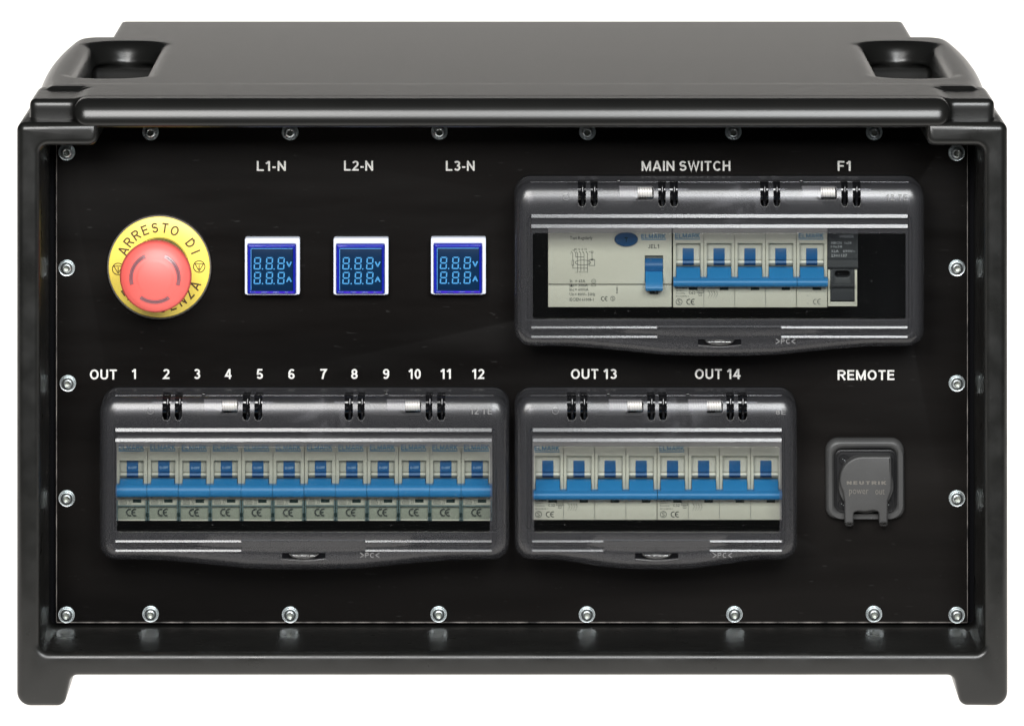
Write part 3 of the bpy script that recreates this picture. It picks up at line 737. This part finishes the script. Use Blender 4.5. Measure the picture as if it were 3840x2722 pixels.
def build_cover(x0, x1, y0, hinges, springs, mark, markx, windows, label, lowrib, slot, pcx):
    """all coordinates in photo pixels on the plane of the cover's front"""
    YF = 0.039; m = LM; L = m.L; c = m.P((x0 + x1) / 2, y0 + 309)
    t = thing('hinged_cover', label, 'breaker cover', (c.x, YP, c.z), 'hinged clear covers over the breakers')
    T = .0020
    y1 = y0 + 618; RO = 62
    wx0, wx1, wy0, wy1 = windows
    rings = []           # outside, back to front
    bul = 38
    def ring(i, y, r, b, tp=None): return [(m.X(p[0]), y, m.Z(p[1])) for p in ringpts(x0 + i, x1 - i, y0 + 5 + (i if tp is None else tp), y1 - i, max(r, 2), bulge=b)]
    rr = 40              # edge rounding, pixels (a little flatter at the top)
    rings.append(ring(-2, YP - .0002, RO, bul)); rings.append(ring(-2, .056, RO, bul)); rings.append(ring(0, .0555, RO, bul)); rings.append(ring(0, YF + L(rr) * .9, RO, bul))
    for a in range(15, 91, 15):
        q = rr * (1 - math.cos(R(a))); rings.append(ring(q, YF + L(rr) * .9 * (1 - math.sin(R(a))), RO - q * .8, bul, tp=q * 1.9))
    rings.append(ring(45, YF, 32, bul * .6, tp=112)); rings.append(ring(50, YF + .0012, 28, bul * .5, tp=118)); rings.append(ring(57, YF + .0012, 22, bul * .4, tp=124))
    rings.append(ring(62, YF + .0004, 18, bul * .3, tp=130))
    n_out = len(rings)
    rings.append([(m.X(p[0]), YF + .0004, m.Z(p[1])) for p in ringpts(wx0, wx1, wy0, wy1, 9)])
    rings.append([(m.X(p[0]), YF + .0004 + T, m.Z(p[1])) for p in ringpts(wx0, wx1, wy0, wy1, 9)])
    i1 = T / L(1)
    rings.append(ring(66, YF + .0004 + T, 16, 0, tp=134))
    rings.append(ring(40 + i1 * .6, YF + T + .0003, 30, bul * .6, tp=100))
    for a in (60, 30, 0):
        q = rr * (1 - math.cos(R(a))); rings.append(ring(q + i1, YF + T + L(rr) * .9 * (1 - math.sin(R(a))), RO - q * .8 - i1 * .5, bul, tp=q * 1.9 + i1))
    rings.append(ring(i1 - 1, YP - .0002, RO - i1, bul))
    n = len(rings[0]); V = [v for r in rings for v in r]; F = []
    for k in range(len(rings)):
        k2 = (k + 1) % len(rings)
        for i in range(n):
            j = (i + 1) % n; F.append((k * n + i, k * n + j, k2 * n + j, k2 * n + i)[::-1])
    shell = link('shell', V, F, M['lid'], t, True, sharp=40)
    bm = bmesh.new(); bm.from_mesh(shell.data); bmesh.ops.recalc_face_normals(bm, faces=bm.faces); bm.to_mesh(shell.data); bm.free()
    # cut the hinge slots, the spring openings and the latch slot
    CV = []; CF = []
    def cutter(loop, yf, yb):
        v, f, _ = plate_data([W(m, loop)], yf, yb, 0); b = len(CV); CV.extend(v); CF.extend(tuple(b + i for i in q) for q in f)
    slots = [s for h in hinges for s in h]
    for a, b in slots: cutter(rpoly([(a, y0 - 30, 0), (b, y0 - 30, 0), (b, y0 + 93, 11), (a, y0 + 93, 11)], 4), .025, .0685)
    for a, b in springs: cutter(rrect(b - 58, b + 2, y0 + 19, y0 + 65, 6, 3), .025, .052)
    cutter([(slot[0], y0 + 589), (slot[1], y0 + 589), (slot[1], y0 + 611), (slot[0], y0 + 611)], .025, .050)
    cu = link('cutter', CV, CF, M['dark'], t)
    bm = bmesh.new(); bm.from_mesh(cu.data); bmesh.ops.recalc_face_normals(bm, faces=bm.faces); bm.to_mesh(cu.data); bm.free()
    md = shell.modifiers.new('b', 'BOOLEAN'); md.operation = 'DIFFERENCE'; md.solver = 'EXACT'; md.object = cu
    bpy.context.view_layer.update()
    dg = bpy.context.evaluated_depsgraph_get(); me = bpy.data.meshes.new_from_object(shell.evaluated_get(dg))
    shell.modifiers.clear(); old = shell.data
    if len(me.polygons) > 200:
        shell.data = me; me.name = 'shell'
        me.polygons.foreach_set('use_smooth', [True] * len(me.polygons)); me.set_sharp_from_angle(angle=R(38))
        me.materials.clear(); me.materials.append(M['lid'])
    cm = cu.data; bpy.data.objects.remove(cu); bpy.data.meshes.remove(cm)
    # the clear pane, the moulded ribs
    plate('window_pane', m, [[tuple(p) for p in ringpts(wx0 + 1, wx1 - 1, wy0 + 1, wy1 - 1, 8, 4, 2)]], YF + .0006, YF + .0020, .0002, M['pane'], t)
    xa, xb = wx0 - 5, wx1 + 7
    def rib(a, b, yc, h):
        def pr(hh):     # a wedge whose broad face leans back, with a small rounded lower lip
            z = m.Z(yc); q = L(hh); f = YF - .0002; d = 2 * q * .34
            return [(YF + .001, z + q * 1.25), (f, z + q * 1.25), (f - d * .12, z + q), (f - d * .55, z + q * .1), (f - d * .92, z - q * .55), (f - d, z - q * .72), (f - d, z - q * .86), (f - d * .75, z - q), (f, z - q * 1.1), (YF + .001, z - q * 1.1)]
        prism('rib', m.X(a), m.X(b), pr(h), M['rib'], t)
    for yy in (128, 166): rib(xa, xb, y0 + yy, 6.4)
    for yy in (544.5, 579.5):
        for a, b in lowrib: rib(a, b, y0 + yy, 3.8)
    prism('ridge', m.X(lowrib[0][1] + 2), m.X(lowrib[1][0] - 2), [(YF + .0008, m.Z(y0 + 538)), (YF - .0002, m.Z(y0 + 540)), (YF - .0002, m.Z(y0 + 542)), (YF + .0008, m.Z(y0 + 545))], M['rib'], t)
    # black hinge bar with its claws, seen through the slots
    hz = y0 + 44; q0 = hinges[0][0][0] - 60; q1 = hinges[-1][1][1] + 60
    ax = Vector((0, .0525, m.Z(hz)))
    for (s0, s1) in hinges:
        h = None
        for a, b in (s0, s1):
            mid = (a + b) / 2
            k = tube('hinge_claw', [(m.X(mid + 3), .0525 + .0062 * math.cos(R(q)), m.Z(hz + 12) + .0085 * math.sin(R(q))) for q in range(140, 291, 15)], L(6.0), M['hinge'], t, 8)
            tube('slot_edge', [(m.X(x), YF + .0007, m.Z(y)) for x, y in ((a, y0 + 78), (a + 3, y0 + 88), (a + 9, y0 + 93), (b - 9, y0 + 93), (b - 3, y0 + 88), (b, y0 + 78))], L(1.7), M['rimclear'], t, 5)
        pin = prism('hinge_pin', m.X(s0[0] - 40), m.X(s1[1] + 40), [(ax.y + .0052 * math.cos(R(q)), ax.z + .0052 * math.sin(R(q))) for q in range(0, 360, 20)], M['hinge'], t)
    # wire springs on the hinge bar, half under the cover, half in the open
    for a, b in springs:
        turns = 13; r = L(18.5); pts = []
        for i in range(turns * 10 + 1):
            f = i / (turns * 10); th = 2 * math.pi * turns * f
            pts.append((m.X(b - 126 + 124 * f), .0468 + r * math.cos(th), m.Z(y0 + 42) + r * math.sin(th)))
        tube('spring', pts, L(4.7), M['steel'], t, 6)
        prism('spring_core', m.X(a), m.X(b), [(.0468 + .0020 * math.cos(R(q)), m.Z(y0 + 42) + .0020 * math.sin(R(q))) for q in range(0, 360, 30)], M['hinge'], t)
        tube('opening_edge', [(m.X(x), YF + .0012, m.Z(y)) for x, y in ((a, y0 + 62), (a + 3, y0 + 69), (a + 8, y0 + 71), (b - 6, y0 + 71), (b, y0 + 66), (b + 2, y0 + 58), (b + 2, y0 + 24), (b - 2, y0 + 19), (b - 58, y0 + 19))], L(1.5), M['rimclear'], t, 5)
        box('spring_hook', m, b - 136, b - 122, y0 - 2, y0 + 20, .0455, .050, M['hinge'], t, .0004, 5)
    # bright upper rim of the cover, broken by the slots
    xs_ = [x0 + 58] + [q for a, b in slots for q in (a - 1, b + 1)] + [x1 - 58]
    for a, b in zip(xs_[::2], xs_[1::2]):
        tube('upper_rim', [(m.X(a), .0462, m.Z(y0 + 6)), (m.X(b), .0462, m.Z(y0 + 6))], L(1.7), M['rimclear'], t, 6)
    # latch in its slot
    sx = (slot[0] + slot[1]) / 2; q = m.P(sx, y0 + 600)
    box('latch_recess', m, slot[0] - 2, slot[1] + 2, y0 + 585, y0 + 616, YF + .0030, YF + .0042, M['dark'], t, 0)
    la = plate('latch', m, [[(sx - 56, y0 + 591), (sx + 56, y0 + 591)] + [(sx + 56 * math.cos(R(a)), y0 + 591 + 21 * math.sin(R(a))) for a in range(12, 169, 12)]], YF - .0008, YF + .0026, .0011, M['latch'], t, 4)
    tube('latch_ring', [(q.x + L(21) * math.cos(R(a)), YF - .0010, m.Z(y0 + 597) + L(6) * math.sin(R(a))) for a in range(0, 360, 20)], L(1.6), M['rimclear'], la, 5, True)
    tube('slot_edge', [(m.X(x), YF + .0001, m.Z(y)) for x, y in ((slot[0], y0 + 611), (sx - 50, y0 + 614), (sx - 15, y0 + 617), (sx + 15, y0 + 617), (sx + 50, y0 + 614), (slot[1], y0 + 610))], L(1.9), M['rimclear'], t, 5)
    # moulded marks
    p = Print(m, YF - .0004)
    p.word('PC', pcx + 18, pcx + 52, y0 + 586, y0 + 605, .15, .25); p.line([(pcx, y0 + 587), (pcx + 13, y0 + 595.5), (pcx, y0 + 604)], 3.2); p.line([(pcx + 71, y0 + 587), (pcx + 58, y0 + 595.5), (pcx + 71, y0 + 604)], 3.2)
    p.done(M['mark'], t)
    p = Print(m, YF - .00012); p.word(mark, markx[0], markx[1], y0 + 45 + (6 if len(mark) < 4 else 0), y0 + 68 + (1 if len(mark) < 4 else 0), .15, .2)
    p.done(M['mark'], t)
    for x in (slots[0][0] - 44,): 
        tube('moulding_ring', [(m.X(x + 12 * math.cos(R(a))), YF - .0001, m.Z(y0 + 55 + 12 * math.sin(R(a)))) for a in range(0, 360, 20)], L(1.0), M['mark'], t, 4, True)
    # black base frame on the panel that the cover closes on
    a = lm_to_pm(x0, y0); b = lm_to_pm(x1, y1 + 10)
    plate('base_frame', PM, [rrect(a[0] + 2, b[0] - 2, a[1] + 2, b[1] - 24, 56, 6), rrect(lm_to_pm(x0 + 40, 0)[0], lm_to_pm(x1 - 42, 0)[0], lm_to_pm(0, y0 + 90)[1], lm_to_pm(0, y0 + 545)[1], 8, 2)], YP - .0032, YP - .0001, .0008, M['base'], t)
    return t
B_h = [((608, 638), (655, 682)), ((909, 937), (953, 983)), ((1292, 1323), (1341, 1367)), ((1596, 1621), (1639, 1669))]
coverB = build_cover(372, 1908, 1485, B_h, [(700, 890), (1387, 1577)], '12 TE', (1763, 1845), (438, 1837, 1675, 1998),
                     'long smoked clear cover below the printed row of numbers one to twelve', [(433, 905), (1370, 1844)], (1058, 1220), 1351)
coverA = copy_tree(coverB); cA = LM.P((1931.5 + 3467.5) / 2, 684 + 309); coverA.location = (cA.x, YP, cA.z)
coverA['label'] = 'long smoked clear cover below the words MAIN SWITCH'
C_h = [((2127, 2160), (2176, 2203)), ((2428, 2457), (2471, 2501)), ((2725, 2753), (2769, 2802))]
coverC = build_cover(1931.5, 2990, 1485, C_h, [(2220, 2411), (2516, 2709)], '8E', (2909, 2946), (2003, 2924, 1674, 1998),
                     'shorter smoked clear cover below the words OUT 13 and OUT 14', [(1995, 2263), (2662, 2931)], (2382, 2543), 2673)

# ------------------------------------------------------------------ breakers behind the covers
YB = 0.061; BM = Map(YB)
def drum(name, x0, x1, yt, ym, yb, material, parent, lift=0.0):
    """two-step rounded drum behind the lever, profile extruded across"""
    m = BM; Y = YB + .0035 - lift
    prof = [(Y + .006, m.Z(yt)), (Y + .0008, m.Z(yt)), (Y + .0002, m.Z((yt + ym) / 2)), (Y + .0007, m.Z(ym - 2)), (Y + .0016, m.Z(ym)), (Y + .0002, m.Z(ym + 3)), (Y - .0002, m.Z(ym + 10)), (Y + .0012, m.Z((ym + yb) / 2 + 6)), (Y + .004, m.Z(yb)), (Y + .006, m.Z(yb))]
    return prism(name, m.X(x0), m.X(x1), prof, material, parent)
def lever(name, x0, x1, yt, yb, material, parent):
    m = BM; h = yb - yt
    prof = [(YB + .004, m.Z(yt)), (YB - .0060, m.Z(yt)), (YB - .0072, m.Z(yt + h * .15)), (YB - .0078, m.Z(yt + h * .40)), (YB - .0078, m.Z(yt + h * .55)), (YB - .0068, m.Z(yt + h * .85)), (YB - .0056, m.Z(yb - 1)), (YB - .004, m.Z(yb)), (YB + .004, m.Z(yb - 4))]
    return prism(name, m.X(x0), m.X(x1), prof, material, parent)
def neck(name, x0, x1, yt, yb, material, parent):
    m = BM
    prof = [(YB + .003, m.Z(yt)), (YB - .0005, m.Z(yt)), (YB - .0022, m.Z(yt + 5)), (YB - .0058, m.Z(yb)), (YB + .003, m.Z(yb))]
    return prism(name, m.X(x0), m.X(x1), prof, material, parent)
def pole_shell(t, x0, x1, ytop, yrec, ybar, ybot, rx0, rx1, name='housing', mt_='cream'):
    h = plate(name, BM, [[(x0 + .6, ytop), (x1 - .6, ytop), (x1 - .6, ybot), (x0 + .6, ybot)], [(rx0, yrec), (rx1, yrec), (rx1, ybar + 8), (rx0, ybar + 8)]], YB, YB + .016, .0003, M[mt_], t, 2, True)
    return h

def single_pole(label):
    x0, x1 = 435.6, 553.2; c = BM.P((x0 + x1) / 2, 1949)
    t = thing('circuit_breaker', label, 'circuit breaker', c, 'single breakers in the long row')
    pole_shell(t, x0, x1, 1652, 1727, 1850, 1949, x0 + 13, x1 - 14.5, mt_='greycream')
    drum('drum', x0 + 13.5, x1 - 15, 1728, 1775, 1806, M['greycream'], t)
    st = drum('stem', x0 + 38.5, x0 + 81, 1731, 1775, 1803, M['blue2'], t, .0004)
    neck('lever_neck', x0 + 14.5, x1 - 17, 1797, 1815, M['blue'], t)
    lever('lever', x0 + .8, x1 - .8, 1812, 1858, M['blue'], t)
    p = Print(BM, YB + .0032); p.word('O-OFF', x0 + 44, x0 + 76, 1752, 1762, .18, .12); p.done(M['offprint'], st)
    box('trip_window', BM, x0 + 62, x0 + 94, 1872, 1884, YB - .0001, YB + .001, M['win'], t, 0)
    p = Print(BM, YB - .00006); p.word('ELMARK', x0 + 10, x0 + 104, 1666, 1687, .17, .12); p.rect(x0 + 10, x0 + 104, 1689, 1692); p.done(M['logo'], t)
    p = Print(BM, YB - .00006); p.line([(x0 + 15, 1880), (x0 + 39, 1880), (x0 + 39, 1889), (x0 + 15, 1889)], 1.6, True); p.text('4500', x0 + 18, x0 + 36, 1882, 1887.5, 0, 1)
    p.text('C16', x0 + 16, x0 + 38, 1870, 1877, 0.01, 1); p.line([(x0 + 47, 1874), (x0 + 51, 1876), (x0 + 49, 1888), (x0 + 46, 1889)], 1.5); p.line([(x0 + 53, 1874), (x0 + 57, 1876), (x0 + 55, 1888), (x0 + 52, 1889)], 1.5); p.done(M['ink'], t)
    hd = box('label_holder', BM, x0 + 7, x1 - 7, 1894, 1950, YB - .0022, YB - .0012, M['holder'], t, .0003, 2)
    box('holder_lip', BM, x0 + 8, x1 - 8, 1892.5, 1896, YB - .0024, YB - .0004, M['teal'], hd, .0002)
    box('holder_lip', BM, x0 + 8, x1 - 8, 1945, 1949, YB - .0024, YB - .0014, M['cream2'], hd, .0002)
    for a in (x0 + 1.5, x1 - 6.5): box('holder_side', BM, a, a + 5, 1874, 1950, YB - .0022, YB - .0002, M['teal'], hd, .0002)
    box('holder_foot', BM, x1 - 6, x1 + 5, 1920, 1934, YB - .0026, YB - .0023, M['win'], hd, 0)
    p = Print(BM, YB - .0011); p.ce(x0 + 40, x0 + 77, 1905, 1933); p.done(M['ink'], t)
    return t
words = ['one', 'two', 'three', 'four', 'five', 'six', 'seven', 'eight', 'nine', 'ten', 'eleven', 'twelve']
ordn = ['first', 'second', 'third', 'fourth', 'fifth', 'sixth', 'seventh', 'eighth', 'ninth', 'tenth', 'eleventh', 'last']
def slab(i):
    if i == 0: return 'cream breaker with blue lever first of the long row, beneath the printed 1 beside OUT'
    if i == 11: return 'last cream breaker of the long row, cut by the cover edge, beneath the printed 12'
    return f'{ordn[i]} cream breaker from the OUT end of the long row, beneath the printed {words[i]} ({i + 1})'
sp = single_pole(slab(0)); loc0 = Vector(sp.location)
for i in range(1, 12):
    o = copy_tree(sp); o.location = loc0 + Vector((BM.L(117.6 * i + random.uniform(-.5, .5)), 0, BM.L(random.uniform(-.7, .7)))); o['label'] = slab(i)

def multi_pole(x0, npole, pitch, dy, label, rating, marks=True, group='four-pole breakers with joined levers'):
    """dy shifts the rows (0 = lower row, -795 = under the main switch cover)"""
    y = lambda v: v + dy
    x1 = x0 + npole * pitch; c = BM.P((x0 + x1) / 2, y(1949))
    t = thing('circuit_breaker', label, 'circuit breaker', c, group)
    for i in range(npole):
        a = x0 + i * pitch; b = a + pitch
        h = pole_shell(t, a, b, y(1652), y(1709), y(1860), y(1949), a + 11.5, b - 12.5)
        drum('drum', a + 12, b - 13, y(1710), y(1775), y(1806), M['cream2'], t)
        drum('stem', a + 37, a + 79, y(1731), y(1775), y(1803), M['blue2'], t, .0004)
        neck('lever_neck', a + 12.5, b - 14.5, y(1799), y(1836), M['blue'], t)
        box('trip_window', BM, a + 60, a + 92, y(1873), y(1884), YB - .0001, YB + .001, M['win'], t, 0)
        if i: box('seam', BM, a - .7, a + .7, y(1868), y(1948), YB - .00012, YB + .001, M['inkpale'], t, 0)
    lever('lever', x0 + .8, x1 - .8, y(1834), y(1868), M['blue'], t)
    p = Print(BM, YB - .00006); p.word('ELMARK', x0 + 8, x0 + 101, y(1671), y(1689), .17, .12); p.rect(x0 + 8, x0 + 101, y(1692), y(1695)); p.done(M['logo'], t)
    p = Print(BM, YB - .00006); a = x0
    if marks:
        p.word('C64N', a + 11, a + 52, y(1870), y(1879), .18, .15); p.text('400V~', a + 11, a + 40, y(1883), y(1889), 0, 1); p.text('50/60Hz', a + 11, a + 46, y(1893), y(1899), 0, 1); p.text('IEC60898-1', a + 11, a + 58, y(1904), y(1910), 0, 1)
        p.word(rating, a + 60, a + 84, y(1889), y(1899), .17, .15) if rating else None
        p.line([(a + 90, y(1885)), (a + 114, y(1885)), (a + 114, y(1894)), (a + 90, y(1894))], 1.5, True); p.text('6000', a + 93, a + 111, y(1887), y(1892.5), 0, 1)
        p.line([(a + 97, y(1896)), (a + 108, y(1896)), (a + 108, y(1905)), (a + 97, y(1905))], 1.4, True); p.text('3', a + 101, a + 104, y(1898), y(1903.5), 0, 1)
        p.sring(a + 23, y(1928), 11.5); p.ce(a + 52, a + 82, y(1917), y(1939))
        b = a + pitch + 16
        for k in range(4):
            x = b + 4 + k * 9.5
            p.line([(x, y(1887)), (x, y(1893)), (x + 4, y(1899)), (x, y(1903)), (x, y(1908))], 1.3); p.line([(x - 2, y(1893)), (x + 2, y(1890))], 1.2)
            p.text(str(2 * k + 1), x - 5, x - 2.5, y(1884), y(1888.5), 0, 1); p.text(str(2 * k + 2), x - 5, x - 2, y(1909), y(1913.5), 0, 1)
        p.done(M['ink'], t)
    else:
        p.text('110-230V Signalling', a + 10, a + 110, y(1885), y(1893), 0, 1); p.ce(a + 63, a + 92, y(1917), y(1938)); p.text('A2', a + 38, a + 46, y(1930), y(1936), 0, 1); p.text('A1', a + 38, a + 46, y(1902), y(1907), 0, 1)
        p.done(M['inkpale'], t)
    return t
multi_pole(1996.5, 4, 116.8, 0, 'left one of the two four-pole breakers under the shorter cover, below OUT 13', 'C32')
multi_pole(2464.5, 4, 116.8, 0, 'right one of the two four-pole breakers under the shorter cover, below OUT 14', 'C32')
multi_pole(2523.5, 4, 115.8, -796, 'four-pole cream breaker right of the test button unit, under the words MAIN SWITCH', 'C63')
multi_pole(2987, 1, 115.8, -796, 'single cream breaker with blue lever beside the black fuse holder', '', False, None)

def build_rcd():
    m = BM; x0, x1 = 2055.5, 2519; c = m.P((x0 + x1) / 2, 1153)
    t = thing('residual_current_device', 'wide cream earth leakage switch with oval navy test button and wiring diagram', 'safety switch', c)
    Y1 = YB - .0010; Y2 = YB + .0012
    up = plate('housing', m, [[(x0, 856), (x1, 856), (x1, 1064), (x0, 1064)], [(2418, 958), (2486, 958), (2486, 1060), (2418, 1060)]], Y1, YB + .016, .0003, M['cream'], t, 2)
    lo = plate('lower_housing', m, [[(x0, 1064.3), (x1, 1064.3), (x1, 1153), (x0, 1153)]], Y2, YB + .016, .0003, M['cream'], t, 2)
    q = m.P(2348, 896)
    V, F = lathe_data(q.x, q.z, [(m.L(44), Y1 + .001), (m.L(44), Y1 - .0012), (m.L(42), Y1 - .0017), (m.L(20), Y1 - .0019), (0, Y1 - .0019)], 36)
    V = [(x, y, q.z + (z - q.z) * .60) for x, y, z in V]
    tb = link('test_button', V, F, M['navy'], t, True)
    p = Print(m, Y1 - .0020); p.text('T', 2341, 2355, 888, 906, .01, 1); p.done(M['win'], tb)
    box('lever_recess', m, 2417, 2487, 957, 1061, Y1 + .004, Y1 + .006, M['inkpale'], t, 0)
    def Z(v): return m.Z(v)
    prism('lever', m.X(2419), m.X(2485), [(Y1 + .005, Z(971)), (Y1 + .0015, Z(971)), (Y1 - .0008, Z(985)), (Y1 - .0012, Z(1000)), (Y1 + .0000, Z(1018)), (Y1 + .005, Z(1018))], M['blue2'], t)
    prism('lever_tip', m.X(2420), m.X(2484), [(Y1 + .005, Z(1017)), (Y1 - .0004, Z(1017.5)), (Y1 - .0050, Z(1050)), (Y1 - .0066, Z(1066)), (Y1 - .0070, Z(1074)), (Y1 - .0062, Z(1083)), (Y1 - .004, Z(1086)), (Y1 + .001, Z(1086)), (Y1 + .005, Z(1062))], M['blue'], t)
    box('lever_stop', m, 2436, 2468, 1082, 1104, Y2 - .0006, Y2 + .001, M['win'], t, 0)
    p = Print(m, Y1 - .00006)
    p.word('ELMARK', 2405, 2496, 877, 894, .17, .12); p.rect(2405, 2497, 896, 899); p.done(M['logo'], t)
    p = Print(m, Y1 - .00006)
    p.text('Test Regularly', 2137, 2222, 885, 902, .012, 1); p.word('JEL1', 2430, 2472, 916, 931, .16, .16)
    w1 = 1.9
    for i, x in enumerate((2166, 2178, 2190, 2203)):
        p.line([(x - 5, 943), (x, 950), (x, 1022)], w1); p.line([(x - 5, 931), (x - 5, 939)], w1); p.text('135N'[i], x - 12, x - 8, 931, 937, 0, 1); p.text('246N'[i], x - 8, x - 4, 1016, 1022, 0, 1)
    p.line([(2142, 942), (2148, 950), (2148, 976)], w1); p.line([(2145, 976), (2151, 976), (2151, 994), (2145, 994)], w1, True); p.line([(2148, 994), (2148, 1005), (2203, 1005)], w1)
    p.line([(2155, 942), (2159, 950), (2159, 963), (2190, 963)], w1); p.line([(2147, 938), (2153, 938), (2153, 942)], w1); p.text('T', 2137, 2142, 948, 953, 0, 1)
    p.ring(2186, 984, 29, w1, 28, 9.5); p.line([(2209, 973), (2230, 973), (2230, 995), (2209, 995)], w1, True); p.line([(2216, 971), (2224, 971), (2224, 975), (2216, 975)], w1, True); p.line([(2220, 971), (2220, 947)], w1); p.line([(2216, 942), (2224, 942), (2224, 947), (2216, 947)], w1, True)
    for x in (2172, 2184, 2197, 2208): p.line([(x, 944.5), (x + 4, 944.5)], w1)
    p.text('In', 2137, 2146, 1046, 1059, .015, 1); p.text('= 63A', 2157, 2195, 1047, 1059, .02, 1)
    p.ring(2226, 1054, 8, 1.6, 8); p.text('25', 2222, 2230, 1051, 1057, 0, 1)
    p.done(M['ink'], t)
    p = Print(m, Y2 - .00006)
    for a, b, yy, tl, tr in (('I', 'n', 1071, 'IΔn', '= 30mA'), ('I', 'nc', 1087, 'Inc', '= 6000A'), ('U', 'n', 1105, 'Un', '= 400V~ 50Hz')):
        p.text(tl, 2136, 2153, yy - 6.5, yy + 6, .015, 1); p.text(tr, 2156, {1071: 2204, 1087: 2207, 1105: 2232}[yy], yy - 6.5, yy + 6, .015, 1)
    p.text('IEC/EN 61008-1', 2136, 2226, 1118, 1131, .015, 1); p.ce(2255, 2279, 1113, 1130); p.sring(2298, 1121, 8.5)
    p.line([(2219, 1066.5), (2234, 1066.5), (2234, 1074), (2219, 1074)], 1.6, True)
    p.line([(2314, 1072), (2314, 1095)], 1.8); p.raw([(2311, 1084), (2314, 1077), (2317, 1084)], [(0, 1, 2)]); p.raw([(2311, 1088), (2317, 1088), (2314, 1095)], [(0, 1, 2)]); p.ring(2314, 1099, 2.6, 1.5, 10)
    p.done(M['ink'], t)
build_rcd()

def build_fuse():
    m = BM; c = m.P(3161, 1150)
    t = thing('fuse_holder', 'black pull-out fuse holder in cream frame, last device under the printed F1', 'fuse holder', c)
    Z = m.Z; Y = YB
    prism('upper_body', m.X(3104), m.X(3217), [(Y + .016, Z(856)), (Y, Z(856)), (Y, Z(970)), (Y - .0012, Z(974)), (Y - .0014, Z(1000)), (Y - .0002, Z(1009)), (Y + .016, Z(1009))], M['fuse'], t)
    box('frame_side', m, 3105, 3114, 1010, 1140, Y + .001, Y + .016, M['cream'], t); box('frame_side', m, 3205, 3215, 1010, 1140, Y + .001, Y + .016, M['cream'], t)
    box('frame_base', m, 3105, 3215, 1140.5, 1150, Y + .001, Y + .016, M['cream'], t)
    dr = plate('drawer', m, [[(3114, 1009.5), (3205, 1009.5), (3205, 1128), (3114, 1128)], rrect(3131, 3187, 1016, 1040, 11, 5)], Y + .0004, Y + .014, .0004, M['fuse'], t)
    prism('grip_ridge', m.X(3115), m.X(3204), [(Y + .002, Z(1062)), (Y - .0012, Z(1064)), (Y - .0018, Z(1070)), (Y - .0010, Z(1078)), (Y + .002, Z(1080))], M['fuse'], dr)
    box('slot_back', m, 3125, 3195, 1012, 1046, Y + .006, Y + .007, M['dark'], dr, 0)
    box('drawer_foot', m, 3116, 3203, 1128.5, 1133, Y + .002, Y + .01, M['dark'], dr, 0)
    box('drawer_sill', m, 3114, 3205, 1133.2, 1140.3, Y + .0006, Y + .01, M['cream2'], t)
    p = Print(m, Y - .00006)
    for tx, a, b, y0, y1 in (('WEBER', 3147, 3203, 882, 892), ('NBCN  1x38', 3117, 3193, 906, 916), ('10x38', 3116, 3158, 920, 930), ('32A   690V~', 3117, 3207, 937, 947), ('2301137', 3117, 3177, 953, 964)):
        p.text(tx, a, b, y0, y1, .01, 1)
    p.done(M['fuseprint'], t)
build_fuse()
